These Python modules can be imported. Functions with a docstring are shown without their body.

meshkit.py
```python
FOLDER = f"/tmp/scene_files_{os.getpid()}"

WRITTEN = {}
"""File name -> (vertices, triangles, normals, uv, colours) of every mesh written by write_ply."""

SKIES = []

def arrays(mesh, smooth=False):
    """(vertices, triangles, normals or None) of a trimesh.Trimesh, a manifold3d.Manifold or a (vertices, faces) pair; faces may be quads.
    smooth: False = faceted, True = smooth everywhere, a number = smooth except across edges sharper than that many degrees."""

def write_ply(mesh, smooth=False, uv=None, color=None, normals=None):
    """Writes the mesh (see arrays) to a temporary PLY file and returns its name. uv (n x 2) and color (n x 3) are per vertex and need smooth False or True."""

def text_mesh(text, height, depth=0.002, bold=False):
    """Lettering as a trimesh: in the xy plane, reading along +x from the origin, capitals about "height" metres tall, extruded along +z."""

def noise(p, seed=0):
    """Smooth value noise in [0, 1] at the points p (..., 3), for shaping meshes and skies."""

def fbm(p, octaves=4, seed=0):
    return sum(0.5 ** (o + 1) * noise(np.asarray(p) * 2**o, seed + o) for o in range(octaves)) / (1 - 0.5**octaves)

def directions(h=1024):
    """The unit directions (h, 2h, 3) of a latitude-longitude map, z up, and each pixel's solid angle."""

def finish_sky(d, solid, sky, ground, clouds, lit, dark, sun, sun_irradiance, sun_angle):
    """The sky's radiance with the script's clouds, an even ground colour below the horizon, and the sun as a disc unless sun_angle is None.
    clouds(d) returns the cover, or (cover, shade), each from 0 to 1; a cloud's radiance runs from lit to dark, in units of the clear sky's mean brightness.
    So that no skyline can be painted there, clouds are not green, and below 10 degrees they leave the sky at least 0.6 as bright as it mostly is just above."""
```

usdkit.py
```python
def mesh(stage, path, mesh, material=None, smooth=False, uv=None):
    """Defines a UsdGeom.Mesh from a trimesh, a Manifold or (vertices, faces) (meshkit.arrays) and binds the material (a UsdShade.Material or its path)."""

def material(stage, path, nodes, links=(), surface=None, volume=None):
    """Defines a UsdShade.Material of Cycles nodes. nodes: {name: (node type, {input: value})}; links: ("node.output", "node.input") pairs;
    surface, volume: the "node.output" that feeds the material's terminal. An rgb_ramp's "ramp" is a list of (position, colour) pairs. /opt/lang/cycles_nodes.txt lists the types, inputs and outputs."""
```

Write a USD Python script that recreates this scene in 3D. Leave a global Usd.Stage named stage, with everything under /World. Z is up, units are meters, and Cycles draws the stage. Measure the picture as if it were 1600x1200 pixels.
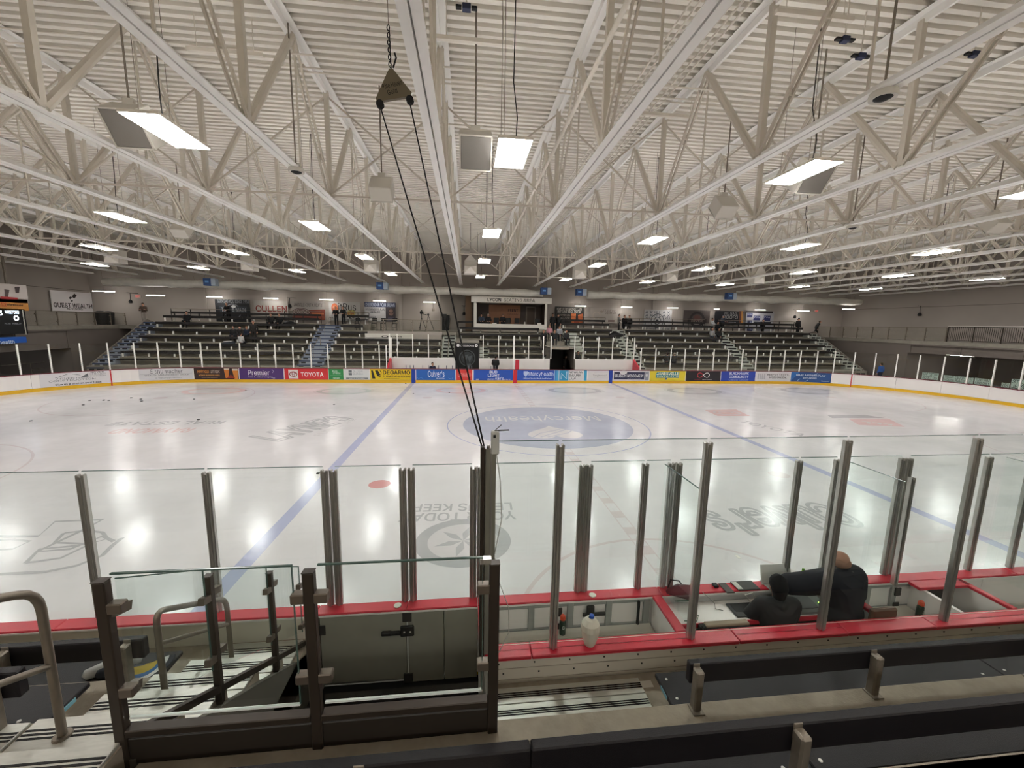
import math, random
import numpy as np, trimesh, manifold3d as m3
import usdkit, meshkit
from pxr import Usd, UsdGeom, UsdLux, UsdShade, Gf, Sdf

random.seed(7); rng = np.random.default_rng(7)
stage = Usd.Stage.CreateInMemory()
UsdGeom.SetStageUpAxis(stage, UsdGeom.Tokens.z); UsdGeom.SetStageMetersPerUnit(stage, 1.0)
UsdGeom.Xform.Define(stage, '/World'); UsdGeom.Scope.Define(stage, '/World/Looks')

# ---------------------------------------------------------------- camera, exposure, light strength
EYE = np.array([-3.6266, -4.8952, 4.5212]); YAW, PITCH, ROLL, F = 0.110011, -0.147375, 0.018778, 628.124
EXPOSURE = 1.66
LAMP_WATT = 17.0          # radiance of the high-bay lenses
STRIP_WATT = 12.0         # radiance of the strip lights, also those out of view behind the camera
FWD = np.array([math.sin(YAW)*math.cos(PITCH), math.cos(YAW)*math.cos(PITCH), math.sin(PITCH)])
_r = np.array([math.cos(YAW), -math.sin(YAW), 0.0]); _u = np.cross(_r, FWD)
RIGHT = math.cos(ROLL)*_r + math.sin(ROLL)*_u; UP = -math.sin(ROLL)*_r + math.cos(ROLL)*_u
cam = UsdGeom.Camera.Define(stage, '/World/camera')
cam.CreateHorizontalApertureAttr(36.0); cam.CreateVerticalApertureAttr(27.0)
cam.CreateFocalLengthAttr(F/1600*36.0); cam.CreateClippingRangeAttr(Gf.Vec2f(0.05, 300)); cam.CreateExposureAttr(EXPOSURE)
cam.AddTransformOp().Set(Gf.Matrix4d(*[float(x) for r in (list(RIGHT)+[0], list(UP)+[0], list(-FWD)+[0], list(EYE)+[1]) for x in r]))
dome = UsdLux.DomeLight.Define(stage, '/World/dim_fill'); dome.CreateIntensityAttr(0.012); dome.CreateColorAttr(Gf.Vec3f(1, .97, .93))

def ray(u, v): return FWD + (u-800)/F*RIGHT + (600-v)/F*UP          # a pixel's direction, for reading places off known planes
def on_z(u, v, z): d = ray(u, v); return EYE + d*(z-EYE[2])/d[2]
def on_y(u, v, y): d = ray(u, v); return EYE + d*(y-EYE[1])/d[1]
def on_x(u, v, x): d = ray(u, v); return EYE + d*(x-EYE[0])/d[0]
def pix(p): p = np.atleast_2d(np.asarray(p, float))-EYE; return np.stack([800+F*(p@RIGHT)/(p@FWD), 600-F*(p@UP)/(p@FWD)], 1)

# ---------------------------------------------------------------- materials
def lin(c):
    c = np.array([int(c[i:i+2], 16) for i in (1, 3, 5)])/255.0
    return tuple(float(x) for x in np.where(c <= .04045, c/12.92, ((c+.055)/1.055)**2.4))
LOOKS = {}
def P(name, col, rough=.5, metal=0.0, spec=.5, noise=0.0, nscale=3.0, bump=0.0, bscale=60.0, emit=None, stretch=None, coat=0.0):
    if name in LOOKS: return LOOKS[name]
    c = lin(col) if isinstance(col, str) else col
    inp = dict(base_color=c, roughness=rough, metallic=metal, specular_ior_level=spec, coat_weight=coat)
    if emit: inp.update(emission_color=c, emission_strength=emit)
    n = {'p': ('principled_bsdf', inp)}; l = []
    if noise or bump:
        n['g'] = ('texture_coordinate', {}); n['mp'] = ('mapping', {'scale': stretch or (1, 1, 1)}); l += [('g.object', 'mp.vector')]
    if noise:
        n['n'] = ('noise_texture', {'scale': nscale, 'detail': 5.0, 'roughness': .6})
        lo = tuple(x*(1-noise) for x in c); hi = tuple(min(1, x*(1+noise*.6)) for x in c)
        n['r'] = ('rgb_ramp', {'ramp': [(.25, lo), (.75, hi)]}); l += [('mp.vector', 'n.vector'), ('n.fac', 'r.fac'), ('r.color', 'p.base_color')]
    if bump:
        n['bn'] = ('noise_texture', {'scale': bscale, 'detail': 3.0}); n['b'] = ('bump', {'strength': bump, 'distance': .01})
        l += [('mp.vector', 'bn.vector'), ('bn.fac', 'b.height'), ('b.normal', 'p.normal')]
    LOOKS[name] = usdkit.material(stage, '/World/Looks/'+name, n, l, surface='p.BSDF'); return LOOKS[name]
def glass(name, tint, refl=1.0):
    n = {'ge': ('geometry', {}), 'k': ('math', {'math_type': 'subtract', 'value1': 1.0}), 'mu': ('math', {'math_type': 'multiply'}), 't': ('transparent_bsdf', {'color': tint}), 'g': ('glossy_bsdf', {'color': (refl, refl, refl), 'roughness': .02}), 'f': ('fresnel', {'IOR': 1.4}), 'm': ('mix_closure', {})}
    LOOKS[name] = usdkit.material(stage, '/World/Looks/'+name, n, [('ge.backfacing', 'k.value2'), ('k.value', 'mu.value1'), ('f.fac', 'mu.value2'), ('mu.value', 'm.fac'), ('t.BSDF', 'm.closure1'), ('g.BSDF', 'm.closure2')], surface='m.closure'); return LOOKS[name]
def ice_mat(name, col):
    c = lin(col)
    n = {'g': ('texture_coordinate', {}), 'n': ('noise_texture', {'scale': .35, 'detail': 6.0, 'roughness': .65}),
         'r': ('rgb_ramp', {'ramp': [(.3, tuple(x*.93 for x in c)), (.7, tuple(min(1, x*1.03) for x in c))]}),
         'sm': ('mapping', {'scale': (.8, 7.0, 1)}), 'bn': ('noise_texture', {'scale': 2.2, 'detail': 4.0}),
         'b': ('bump', {'strength': .10, 'distance': .012}), 'rr': ('map_range', {'from_min': .3, 'from_max': .7, 'to_min': .13, 'to_max': .21}),
         'p': ('principled_bsdf', {'roughness': .16, 'ior': 1.31, 'specular_ior_level': .5})}
    LOOKS[name] = usdkit.material(stage, '/World/Looks/'+name, n, [('g.object', 'n.vector'), ('n.fac', 'r.fac'), ('r.color', 'p.base_color'), ('n.fac', 'rr.value'), ('rr.result', 'p.roughness'),
        ('g.object', 'sm.vector'), ('sm.vector', 'bn.vector'), ('bn.fac', 'b.height'), ('b.normal', 'p.normal')], surface='p.BSDF'); return LOOKS[name]

WEBP = P('web_beige_shaded', '#d5cdc0', .55, noise=.06, nscale=1.5); CHORD = P('chord_white_lifted', '#f7f5f1', .5); ROOF = P('roof_paint', '#e6dfd3', .55, noise=.06, nscale=1.5); DECK = P('deck_paint', '#f3eee4', .6, noise=.08, nscale=.8)  # chord white raised for missing bounce light; web beige partly darkened for shade
WALLM = P('wall_paint', '#a69d95', .75, noise=.06, nscale=.4); WALLD = P('wall_lower_paint', '#6f665f', .8, noise=.08, nscale=.5)
CONC = P('concrete', '#a49a8a', .8, noise=.22, nscale=5, bump=.3, bscale=40); CONCF = P('concrete_far', '#8a8477', .85, noise=.15, nscale=2); CONCD = P('concrete_dark', '#8b857a', .85, noise=.15, nscale=2)
SLAB = P('slab', '#6f6a63', .7, noise=.15, nscale=1)
WHITE = P('board_white', '#e9e4e1', .35); BEIGE = P('board_back', '#d6cfc1', .5, noise=.04, nscale=3); RED = P('rail_red', '#c42a3c', .35, noise=.1, nscale=6, bump=.1, bscale=90); REDD = P('cap_dark_red', '#6e2733', .4)
YEL = P('kick_yellow', '#e0b020', .4); BLUEL = P('line_blue', '#173a9a', .4); REDL = P('line_red', '#c3202e', .4)
STEEL = P('steel', '#bab8b4', .27, metal=.8, noise=.15, nscale=3, stretch=(30, 30, .6)); ALU = P('aluminium_post', '#cfcfc9', .35, metal=.35)
BRONZE = P('dark_bronze', '#3c342d', .45, metal=.4); PIPE = P('handrail_steel', '#8d8377', .42, metal=.75, noise=.12, nscale=9)
TREAD = P('tread_aluminium', '#c9c8c0', .42, metal=.45, noise=.14, nscale=7, stretch=(1, 5, 1)); GROOVE = P('groove_black', '#1c1b1a', .8)
PLANK = P('bench_plank', '#1f1c1f', .48, spec=.3, noise=.22, nscale=25, bump=.25, bscale=160, stretch=(1, 3, 3)); PLANKF = P('far_bench_plank', '#1b1614', .6)
BRACK = P('galvanised', '#8d8478', .5, metal=.5, noise=.2, nscale=12); WPOST = P('white_post', '#efede7', .4)
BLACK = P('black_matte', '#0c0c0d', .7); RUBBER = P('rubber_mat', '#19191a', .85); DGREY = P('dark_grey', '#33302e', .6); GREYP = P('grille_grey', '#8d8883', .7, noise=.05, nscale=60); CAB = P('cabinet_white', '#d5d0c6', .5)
WOODP = P('wood_panel', '#8d5a35', .5, noise=.15, nscale=4, stretch=(6, 6, .6)); DOORB = P('dark_brown', '#3a2c22', .6)
GLASSN = glass('rink_glass', (.974, .997, .988)); GLASSR = glass('rail_glass', (.968, .99, .983)); GLASSF = glass('far_glass', (.96, .965, .95), .7); GEDGE = P('glass_edge', '#49605a', .2)
LENS = P('lamp_lens', (1.0, .99, .965), .5, emit=LAMP_WATT); UPL_FILL = P('added_uplight_glow', (1.0, .99, .965), .5, emit=LAMP_WATT*.26); STRIP = P('strip_lens', (1.0, .97, .92), .5, emit=STRIP_WATT)  # the upward glow is added fill for deck and trusses
FABRIC = P('duct_fabric', '#e2ded4', .4, metal=.1, noise=.12, nscale=2, bump=.5, bscale=3)
BLUES = P('stair_blue', '#34415f', .6); SKIN = P('skin', '#b98a72', .55); ICE = ice_mat('ice', '#d0cdce')
C = lambda h, r=.6: P('c_'+h[1:].lower()+('_%02d' % int(r*100)), h, r)

# ---------------------------------------------------------------- mesh helpers
class MB:
    def __init__(s): s.v, s.f, s.n = [], [], 0
    def add(s, v, f):
        v = np.asarray(v, float); f = np.asarray(f, int)
        if f.shape[1] == 4: f = np.vstack([f[:, [0, 1, 2]], f[:, [0, 2, 3]]])
        s.v.append(v); s.f.append(f+s.n); s.n += len(v); return s
    def tm(s, t): return s.add(t.vertices, t.faces)
    def box(s, x0, x1, y0, y1, z0, z1, c=0.0):
        lo = np.array([min(x0, x1), min(y0, y1), min(z0, z1)]); hi = np.array([max(x0, x1), max(y0, y1), max(z0, z1)])
        if c <= 0:
            return s.add(np.where(UB > 0, hi, lo), UBF)
        ctr, h = (lo+hi)/2, (hi-lo)/2; c = min(c, h.min()*.6)
        return s.add(ctr + CBS*(h - c*CBM), CBF)
    def beam(s, p, q, w, h, up=(0, 0, 1), c=0.0):                  # a bar of section w x h from p to q
        p, q = np.asarray(p, float), np.asarray(q, float); d = q-p; L = np.linalg.norm(d); d /= L
        a = np.cross(d, up); 
        if np.linalg.norm(a) < 1e-6: a = np.cross(d, (1, 0, 0))
        a /= np.linalg.norm(a); b = np.cross(a, d)
        t = MB().box(-w/2, w/2, 0, L, -h/2, h/2, c); v = t.v[0]
        return s.add(p + v[:, :1]*a + v[:, 1:2]*d + v[:, 2:]*b, t.f[0])
    def tube(s, pts, r, n=8, cap=True):
        p = np.asarray(pts, float); t = np.gradient(p, axis=0); t /= np.linalg.norm(t, axis=1, keepdims=True)+1e-12
        a = np.cross(t[0], (0, 0, 1)); 
        if np.linalg.norm(a) < 1e-3: a = np.array([1.0, 0, 0])
        A = []
        for k in range(len(p)):
            a = a - t[k]*(a@t[k]); a /= np.linalg.norm(a); A.append(a)
        A = np.array(A); B = np.cross(t, A); r = np.broadcast_to(r, len(p)); g = np.arange(n)*2*np.pi/n
        v = p[:, None]+r[:, None, None]*(np.cos(g)[None, :, None]*A[:, None]+np.sin(g)[None, :, None]*B[:, None])
        i, j = np.meshgrid(np.arange(len(p)-1), np.arange(n), indexing='ij')
        q = np.stack([i*n+j, i*n+(j+1) % n, (i+1)*n+(j+1) % n, (i+1)*n+j], -1).reshape(-1, 4)
        f = np.vstack([q[:, [0, 2, 1]], q[:, [0, 3, 2]]]); v = v.reshape(-1, 3)
        if cap:
            v = np.vstack([v, p[0], p[-1]]); N = len(v); k = np.arange(n); o = (len(p)-1)*n
            f = np.vstack([f, np.stack([k, (k+1) % n, np.full(n, N-2)], 1), np.stack([o+(k+1) % n, o+k, np.full(n, N-1)], 1)])
        return s.add(v, f)
    def lathe(s, prof, at=(0, 0, 0), n=16, axis=2):               # prof: (radius, height) pairs
        prof = np.asarray(prof, float); g = np.arange(n)*2*np.pi/n
        v = np.stack([prof[:, :1]*np.cos(g), prof[:, :1]*np.sin(g), np.repeat(prof[:, 1:], n, 1)], -1).reshape(-1, 3)
        i, j = np.meshgrid(np.arange(len(prof)-1), np.arange(n), indexing='ij')
        q = np.stack([i*n+j, i*n+(j+1) % n, (i+1)*n+(j+1) % n, (i+1)*n+j], -1).reshape(-1, 4)
        if axis == 1: v = v[:, [0, 2, 1]]*[1, 1, -1]
        if axis == 0: v = v[:, [2, 1, 0]]*[1, 1, -1]
        return s.add(v+np.asarray(at), q)
    def poly(s, pts, z0, z1, axis='z'):                            # extruded polygon: pts in xy (z), xz (y) or yz (x)
        from shapely.geometry import Polygon
        t = trimesh.creation.extrude_polygon(Polygon(pts), z1-z0, engine='earcut'); v = np.array(t.vertices); v[:, 2] += z0; f = np.array(t.faces)
        if axis == 'y': v = v[:, [0, 2, 1]]; f = f[:, ::-1]
        if axis == 'x': v = v[:, [2, 0, 1]]
        return s.add(v, f)
    def get(s): return np.vstack(s.v), np.vstack(s.f)
UB = np.array([(x, y, z) for x in (-1, 1) for y in (-1, 1) for z in (-1, 1)]); UBF = np.array([(0, 1, 3, 2), (4, 6, 7, 5), (0, 4, 5, 1), (2, 3, 7, 6), (0, 2, 6, 4), (1, 5, 7, 3)])
CBS = np.array([c for c in UB for _ in range(3)], float); CBM = np.array([m for c in UB for m in ((0, 1, 1), (1, 0, 1), (1, 1, 0))], float)
_h = trimesh.Trimesh(CBS*(1-.2*CBM), process=False).convex_hull; _map = [int(np.argmin(((CBS*(1-.2*CBM)-p)**2).sum(1))) for p in _h.vertices]; CBF = np.array(_map)[_h.faces]

USED = {}
def path_for(name, parent):
    base = (parent.GetPath().pathString if parent else '/World'); k = USED.get((base, name), 0); USED[(base, name)] = k+1
    return base+'/'+name+('' if k == 0 else '_%03d' % k)
def tag(p, label=None, cat=None, group=None, kind=None):
    p = p.GetPrim() if hasattr(p, 'GetPrim') else p
    for k, x in (('label', label), ('category', cat), ('group', group), ('kind', kind)):
        if x: p.SetCustomDataByKey(k, x)
    return p
def obj(name, mb, mat, parent=None, smooth=False, label=None, kind=None):
    m = mb.get() if isinstance(mb, MB) else mb
    p = usdkit.mesh(stage, path_for(name, parent), m, mat, smooth=smooth).GetPrim()
    if label or kind: tag(p, label=label, kind=kind)
    return p
def thing(name, label, cat, group=None, loc=None, rotz=0.0, kind=None):
    x = UsdGeom.Xform.Define(stage, path_for(name, None))
    if loc is not None:
        x.AddTranslateOp().Set(Gf.Vec3d(*map(float, loc)))
        if rotz: x.AddRotateZOp().Set(math.degrees(rotz))
    return tag(x, label, cat, group, kind)
def struct(name):
    return tag(UsdGeom.Xform.Define(stage, path_for(name, None)), kind='structure')
def copy_of(src, name, label, loc, rotz=0.0, cat=None, group=None):
    was = src.GetCustomData(); x = UsdGeom.Xform.Define(stage, path_for(name, None))
    x.AddTranslateOp().Set(Gf.Vec3d(*map(float, loc)))
    if rotz: x.AddRotateZOp().Set(math.degrees(rotz))
    p = x.GetPrim(); p.GetReferences().AddInternalReference(src.GetPath()); p.SetInstanceable(True)
    return tag(p, label, cat or was['category'], group or was.get('group'))
ORD = ['first', 'second', 'third', 'fourth', 'fifth', 'sixth', 'seventh', 'eighth', 'ninth', 'tenth', 'eleventh', 'twelfth', 'thirteenth', 'fourteenth', 'fifteenth', 'sixteenth', 'seventeenth', 'eighteenth', 'nineteenth', 'twentieth']
def nth(i):
    return ORD[i] if i < 20 else {20: 'twenty-', 30: 'thirty-', 40: 'forty-', 50: 'fifty-', 60: 'sixty-'}[(i+1)//10*10]+ORD[(i+1) % 10-1] if (i+1) % 10 else {20: 'twentieth', 30: 'thirtieth', 40: 'fortieth', 50: 'fiftieth', 60: 'sixtieth'}[i+1]
TXT = {}
def text(s, h, bold=True):                                         # lettering, x right, y up, base line at 0; unit height cached
    if (s, bold) not in TXT:
        t = meshkit.text_mesh(s, 1.0, .01, bold); v, f = np.array(t.vertices), np.array(t.faces); f = f[(v[f][:, :, 2] > .005).all(1)]; k, inv = np.unique(f, return_inverse=True); TXT[(s, bold)] = (v[k], inv.reshape(-1, 3))
    v, f = TXT[(s, bold)]; v = v.copy(); v[:, :2] *= h; v[:, 2] = np.where(v[:, 2] > .005, .004, 0.0); return v, f
def fit_text(s, x0, x1, y0, y1, bold=True, squeeze=1.0):           # lettering stretched to fill a box
    v, f = text(s, 1.0, bold); v = v.copy(); lo, hi = v.min(0), v.max(0)
    v[:, 0] = x0+(v[:, 0]-lo[0])/(hi[0]-lo[0])*(x1-x0); v[:, 1] = y0+(v[:, 1]-lo[1])/(hi[1]-lo[1])*(y1-y0); return v, f
def ellipse(cx, cy, rx, ry, n=24, hole=0.0, a0=0, a1=2*math.pi):
    g = np.linspace(a0, a1, n+1); o = np.stack([cx+rx*np.cos(g), cy+ry*np.sin(g), 0*g], 1); i = np.stack([cx+rx*hole*np.cos(g), cy+ry*hole*np.sin(g), 0*g], 1)
    k = np.arange(n); return np.vstack([o, i]), np.stack([k, k+1, n+1+k+1, n+1+k], 1)
def rect(x0, x1, y0, y1): return np.array([(x0, y0, 0), (x1, y0, 0), (x1, y1, 0), (x0, y1, 0)], float), np.array([(0, 1, 2, 3)])
def outlined(vf, w):                                               # the outline of flat lettering as bands of width w
    from shapely.geometry import Polygon
    from shapely import union_all
    v, f = np.asarray(vf[0]), np.asarray(vf[1]); U = union_all([Polygon(t[:, :2]).buffer(1e-3) for t in v[f]]).simplify(.01); B = U.boundary.buffer(w/2, quad_segs=2).simplify(.008); V, F, n = [], [], 0
    for g in getattr(B, 'geoms', [B]):
        a, b = trimesh.creation.triangulate_polygon(g, engine='earcut'); V.append(np.c_[a, np.zeros(len(a))]); F.append(np.asarray(b)+n); n += len(a)
    return np.vstack(V), np.vstack(F)
def quad(*p): return np.array([(a, b, 0) for a, b in p], float), np.array([tuple(range(4))])
def stroke(pts, w):                                                # flat ribbon through points
    p = np.asarray(pts, float); t = np.gradient(p, axis=0); t /= np.linalg.norm(t, axis=1, keepdims=True)+1e-9; nrm = np.stack([-t[:, 1], t[:, 0]], 1)*w/2
    v = np.vstack([p+nrm, p-nrm]); n = len(p); k = np.arange(n-1); return np.hstack([v, np.zeros((2*n, 1))]), np.stack([k, n+k, n+k+1, k+1], 1)
# ---------------------------------------------------------------- room shell
YF, YN, XW = 36.0, -12.0, 37.5                                      # far wall, near wall, upper end walls
ZT, ZW = 11.15, 3.80                                               # deck, walkway
s = struct('wall_back'); obj('wall_panel', MB().box(-XW-.2, XW+.2, YF, YF+.2, 0, ZT+.6), WALLM, s)
for xx in (-27.9, -10.2, 12.2, 15.6): obj('pilaster', MB().box(xx-.15, xx+.15, YF-.12, YF, ZW, ZT), WALLM, s)
s = struct('wall_front'); obj('wall_panel', MB().box(-XW-.2, XW+.2, YN-.2, YN, 0, ZT+.6), P('wall_bounce_pale', '#d6cfc4', .8), s)  # unseen wall behind the camera, kept pale to bounce light forward
for side, sg in (('left', -1), ('right', 1)):
    s = struct('wall_'+side); X0, X1 = sg*34.5, sg*XW; ye = 30.1 if sg < 0 else 26.3
    obj('upper_wall', MB().box(X1, X1+sg*.2, YN, YF, ZW, ZT+.6), WALLM, s)
    obj('wall_joint', MB().box(X1-sg*.012, X1, YN, YF, 6.75, 6.79), WALLD, s)
    obj('lower_wall', MB().box(X0, X0+sg*.3, ye, YF, 0, 3.5), WALLD, s)
    zo = 2.05 if sg < 0 else 2.75
    obj('header_beam', MB().box(X0, X0+sg*.3, YN, ye, zo, 3.5), WALLD, s)
    for k in range(7):
        y1 = ye-.1-k*3.6
        obj('beam_stiffener', MB().box(X0-sg*.06, X0, y1-.12, y1, zo+.02, 3.42), WALLD, s)
    obj('beam_flange', MB().box(X0-sg*.14, X0, YN, ye, 3.38, 3.5), WALLD, s)
    obj('walkway_slab', MB().box(X0-sg*.08, X1, YN, YF, 3.5, ZW), CONCD, s)
    obj('bay_wall', MB().box(sg*42, sg*42.2, YN, ye, 0, 3.6), WALLD, s); obj('bay_end', MB().box(X0+sg*.3, sg*42, ye, ye+.2, 0, 3.5), WALLD, s)
c = struct('ceiling'); prof = []
PITCH_D = .262
for k in range(3):
    o = k*PITCH_D; prof += [(o, 0), (o+.125, 0), (o+.145, .19), (o+.242, .19)]
prof += [(3*PITCH_D, 0)]
def deck_sheet(y):
    p = np.array(prof); n = len(p); mb = MB(); v = np.array([(x, y+a, ZT+b) for x in (-XW, XW) for a, b in p]); k = np.arange(n-1)
    return mb.add(v, np.stack([k, n+k, n+k+1, k+1], 1))
y = YN
while y < YF: obj('deck_sheet', deck_sheet(y), DECK, c); y += 3*PITCH_D
obj('roof_slab', MB().box(-XW, XW, YN, YF, ZT+.3, ZT+.6), BLACK, c)

# ---------------------------------------------------------------- floor and ice
HW, RC, Y0, Y1 = 30.48, 8.53, -.2, 25.85; YM = (25.85)/2
def rink_outline(n=14):
    out = []
    for cx, cy, a in ((HW-RC, Y1-RC, 0), (-HW+RC, Y1-RC, 90), (-HW+RC, Y0+RC, 180), (HW-RC, Y0+RC, 270)):
        out += [(cx+RC*math.cos(math.radians(a+t)), cy+RC*math.sin(math.radians(a+t))) for t in np.linspace(0, 90, n)]
    return out
fl = struct('floor')
obj('concrete_slab', MB().box(-42, 42, YN, YF, -.3, -.03), SLAB, fl)
obj('ice_sheet', MB().poly(rink_outline(), -.03, 0.0), ICE, fl, label='white ice sheet with a soft gloss')
ink = {k: ice_mat('ice_'+k, h) for k, h in dict(blue='#a9acc6', red='#cdabab', paler='#c8bdbd', grey='#aeadae', pale='#c7c4c4', disc='#abaebc', rosy='#c98f8f', green='#aeb7b0', orange='#d0b3b0').items()}
MK = [0]
def mark(name, vf, colr, z=.001, label=None):
    v, f = np.array(vf[0], float), np.asarray(vf[1]); v = v.copy(); MK[0] += 1; v[:, 2] = z+MK[0]*1.5e-5; return obj(name, MB().add(v, f), ink[colr], fl, label=label)
for sx in (-1, 1): mark('blue_line', rect(sx*7.77-.15, sx*7.77+.15, Y0, Y1), 'blue')
for x0 in (-.15, .12): mark('red_line_edge', rect(x0, x0+.03, Y0, Y1), 'paler', .0015)
y = Y0+.1
while y < Y1: mark('red_line_block', rect(-.15, .15, y, y+.32), 'paler', .001); y += .78
mark('center_circle', ellipse(0, YM, 4.57, 4.57, 96, .988), 'blue'); mark('center_logo_disc', ellipse(0, YM, 3.85, 3.75, 80), 'disc', .0024)
def turned(vf, cx, cy, ang, sx=1, sy=1):                            # place flat lettering: centre, rotation
    v = np.array(vf[0]); v = v-(v.max(0)+v.min(0))/2; a = math.radians(ang); x, y = v[:, 0]*sx, v[:, 1]*sy
    return np.stack([cx+x*math.cos(a)-y*math.sin(a), cy+x*math.sin(a)+y*math.cos(a), 0*x], 1), vf[1]
mark('logo_lettering', turned(fit_text('Mercyhealth', 0, 5.6, 0, 1.35, False), 0, YM+1.15, 180), 'pale', .0034)
g = np.linspace(0, 2*math.pi, 48); hx = 16*np.sin(g)**3; hy = 13*np.cos(g)-5*np.cos(2*g)-2*np.cos(3*g)-np.cos(4*g)
hv = np.vstack([[0, YM-1.55, 0], np.stack([-hx*.072, YM-1.55+hy*-.072, 0*g], 1)]); k = np.arange(1, 48)
mark('logo_heart', (hv, np.stack([0*k, k, k+1], 1)), 'pale', .0034)
for dx in (-.3, 0, .3): mark('logo_strand', stroke([(dx-.7, YM-2.2), (dx*2, YM-1.6), (dx+.7, YM-1.0)], .06), 'disc', .0046)
for sx in (-1, 1):
    for sy in (-1, 1):
        mark('faceoff_dot', ellipse(sx*6.1, YM+sy*6.71, .3, .3, 20), 'rosy' if sy < 0 and sx < 0 else 'paler', .001)
        mark('faceoff_circle', ellipse(sx*21.03, YM+sy*6.71, 4.57, 4.57, 72, .985), 'paler', .001)
        mark('faceoff_dot', ellipse(sx*21.03, YM+sy*6.71, .32, .32, 20), 'paler', .001)
    mark('goal_line', rect(sx*27.13-.03, sx*27.13+.03, 2.6, 23.3), 'paler', .0012)
mark('referee_crease', ellipse(0, Y0, 3.05, 3.05, 40, .975, 0, math.pi), 'paler', .0012)
# sponsors frozen into the ice
def outline_text(name, s, cx, cy, ang, w, h, colr):
    mark(name, turned(outlined(fit_text(s, 0, w, 0, h), .10), cx, cy, ang), colr, .0016)
def on(u, v): return on_z(u, v, 0)[:2]
def lay(name, s, a, b, h, colr, outline=False, flip=False):        # lettering from point a to point b on the ice
    a, b = np.array(a), np.array(b); d = b-a; ang = math.degrees(math.atan2(d[1], d[0])); m = (a+b)/2
    (outline_text if outline else lambda n, s, x, y, an, w, hh, cc: mark(n, turned(fit_text(s, 0, w, 0, hh), x, y, an), cc, .0016))(name, s, m[0], m[1], ang, np.linalg.norm(d), h, colr)
lay('ice_lettering', "LAYNE'S", on(412, 686), on(535, 652), 1.6, 'grey', True)
lay('ice_lettering', 'FURNITURE', on(495, 681), on(552, 655), .35, 'pale')
lay('ice_lettering', 'TOYOTA', on(1158, 658), on(1258, 681), .62, 'grey')
q = [on(u, v) for u, v in ((1101, 641), (1150, 640), (1172, 650), (1121, 650))]; mark('ice_emblem', quad(*q), 'orange', .0014)
m = np.mean(q, 0); mark('ice_emblem_ring', ellipse(m[0], m[1], .75, .5, 28, .82), 'paler', .0024); mark('ice_emblem_ring', ellipse(m[0], m[1]+.1, .42, .22, 24, .75), 'paler', .0024)
q = [on(u, v) for u, v in ((1291, 648), (1355, 649), (1383, 653), (1300, 653))]; mark('ice_logo_bar', quad(*q), 'grey', .0014)
q = [on(u, v) for u, v in ((1325, 654), (1388, 654), (1414, 667), (1342, 664))]; mark('ice_logo_panel', quad(*q), 'orange', .0016)
for k in range(3): a = on(1346+17*k, 658+1.6*k); b = on(1356+17*k, 661.5+1.6*k); mark('ice_logo_shape', stroke([a, (a+b)/2+np.array([.25, 0]), b], .16), 'pale', .0026)
mark('ice_logo_frame', stroke([on(u, v) for u, v in ((1380, 650), (1446, 670), (1375, 669), (1300, 653))], .08), 'pale', .0013)
lay('ice_lettering', "Culver's", on(1318, 802), on(1112, 818), 1.25, 'grey', True)
lay('ice_lettering', 'LET US KEEP', on(800, 791), on(645, 794), .42, 'grey')
lay('ice_lettering', 'YOUR TODAY', on(806, 805), on(624, 809), .42, 'grey')
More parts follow.
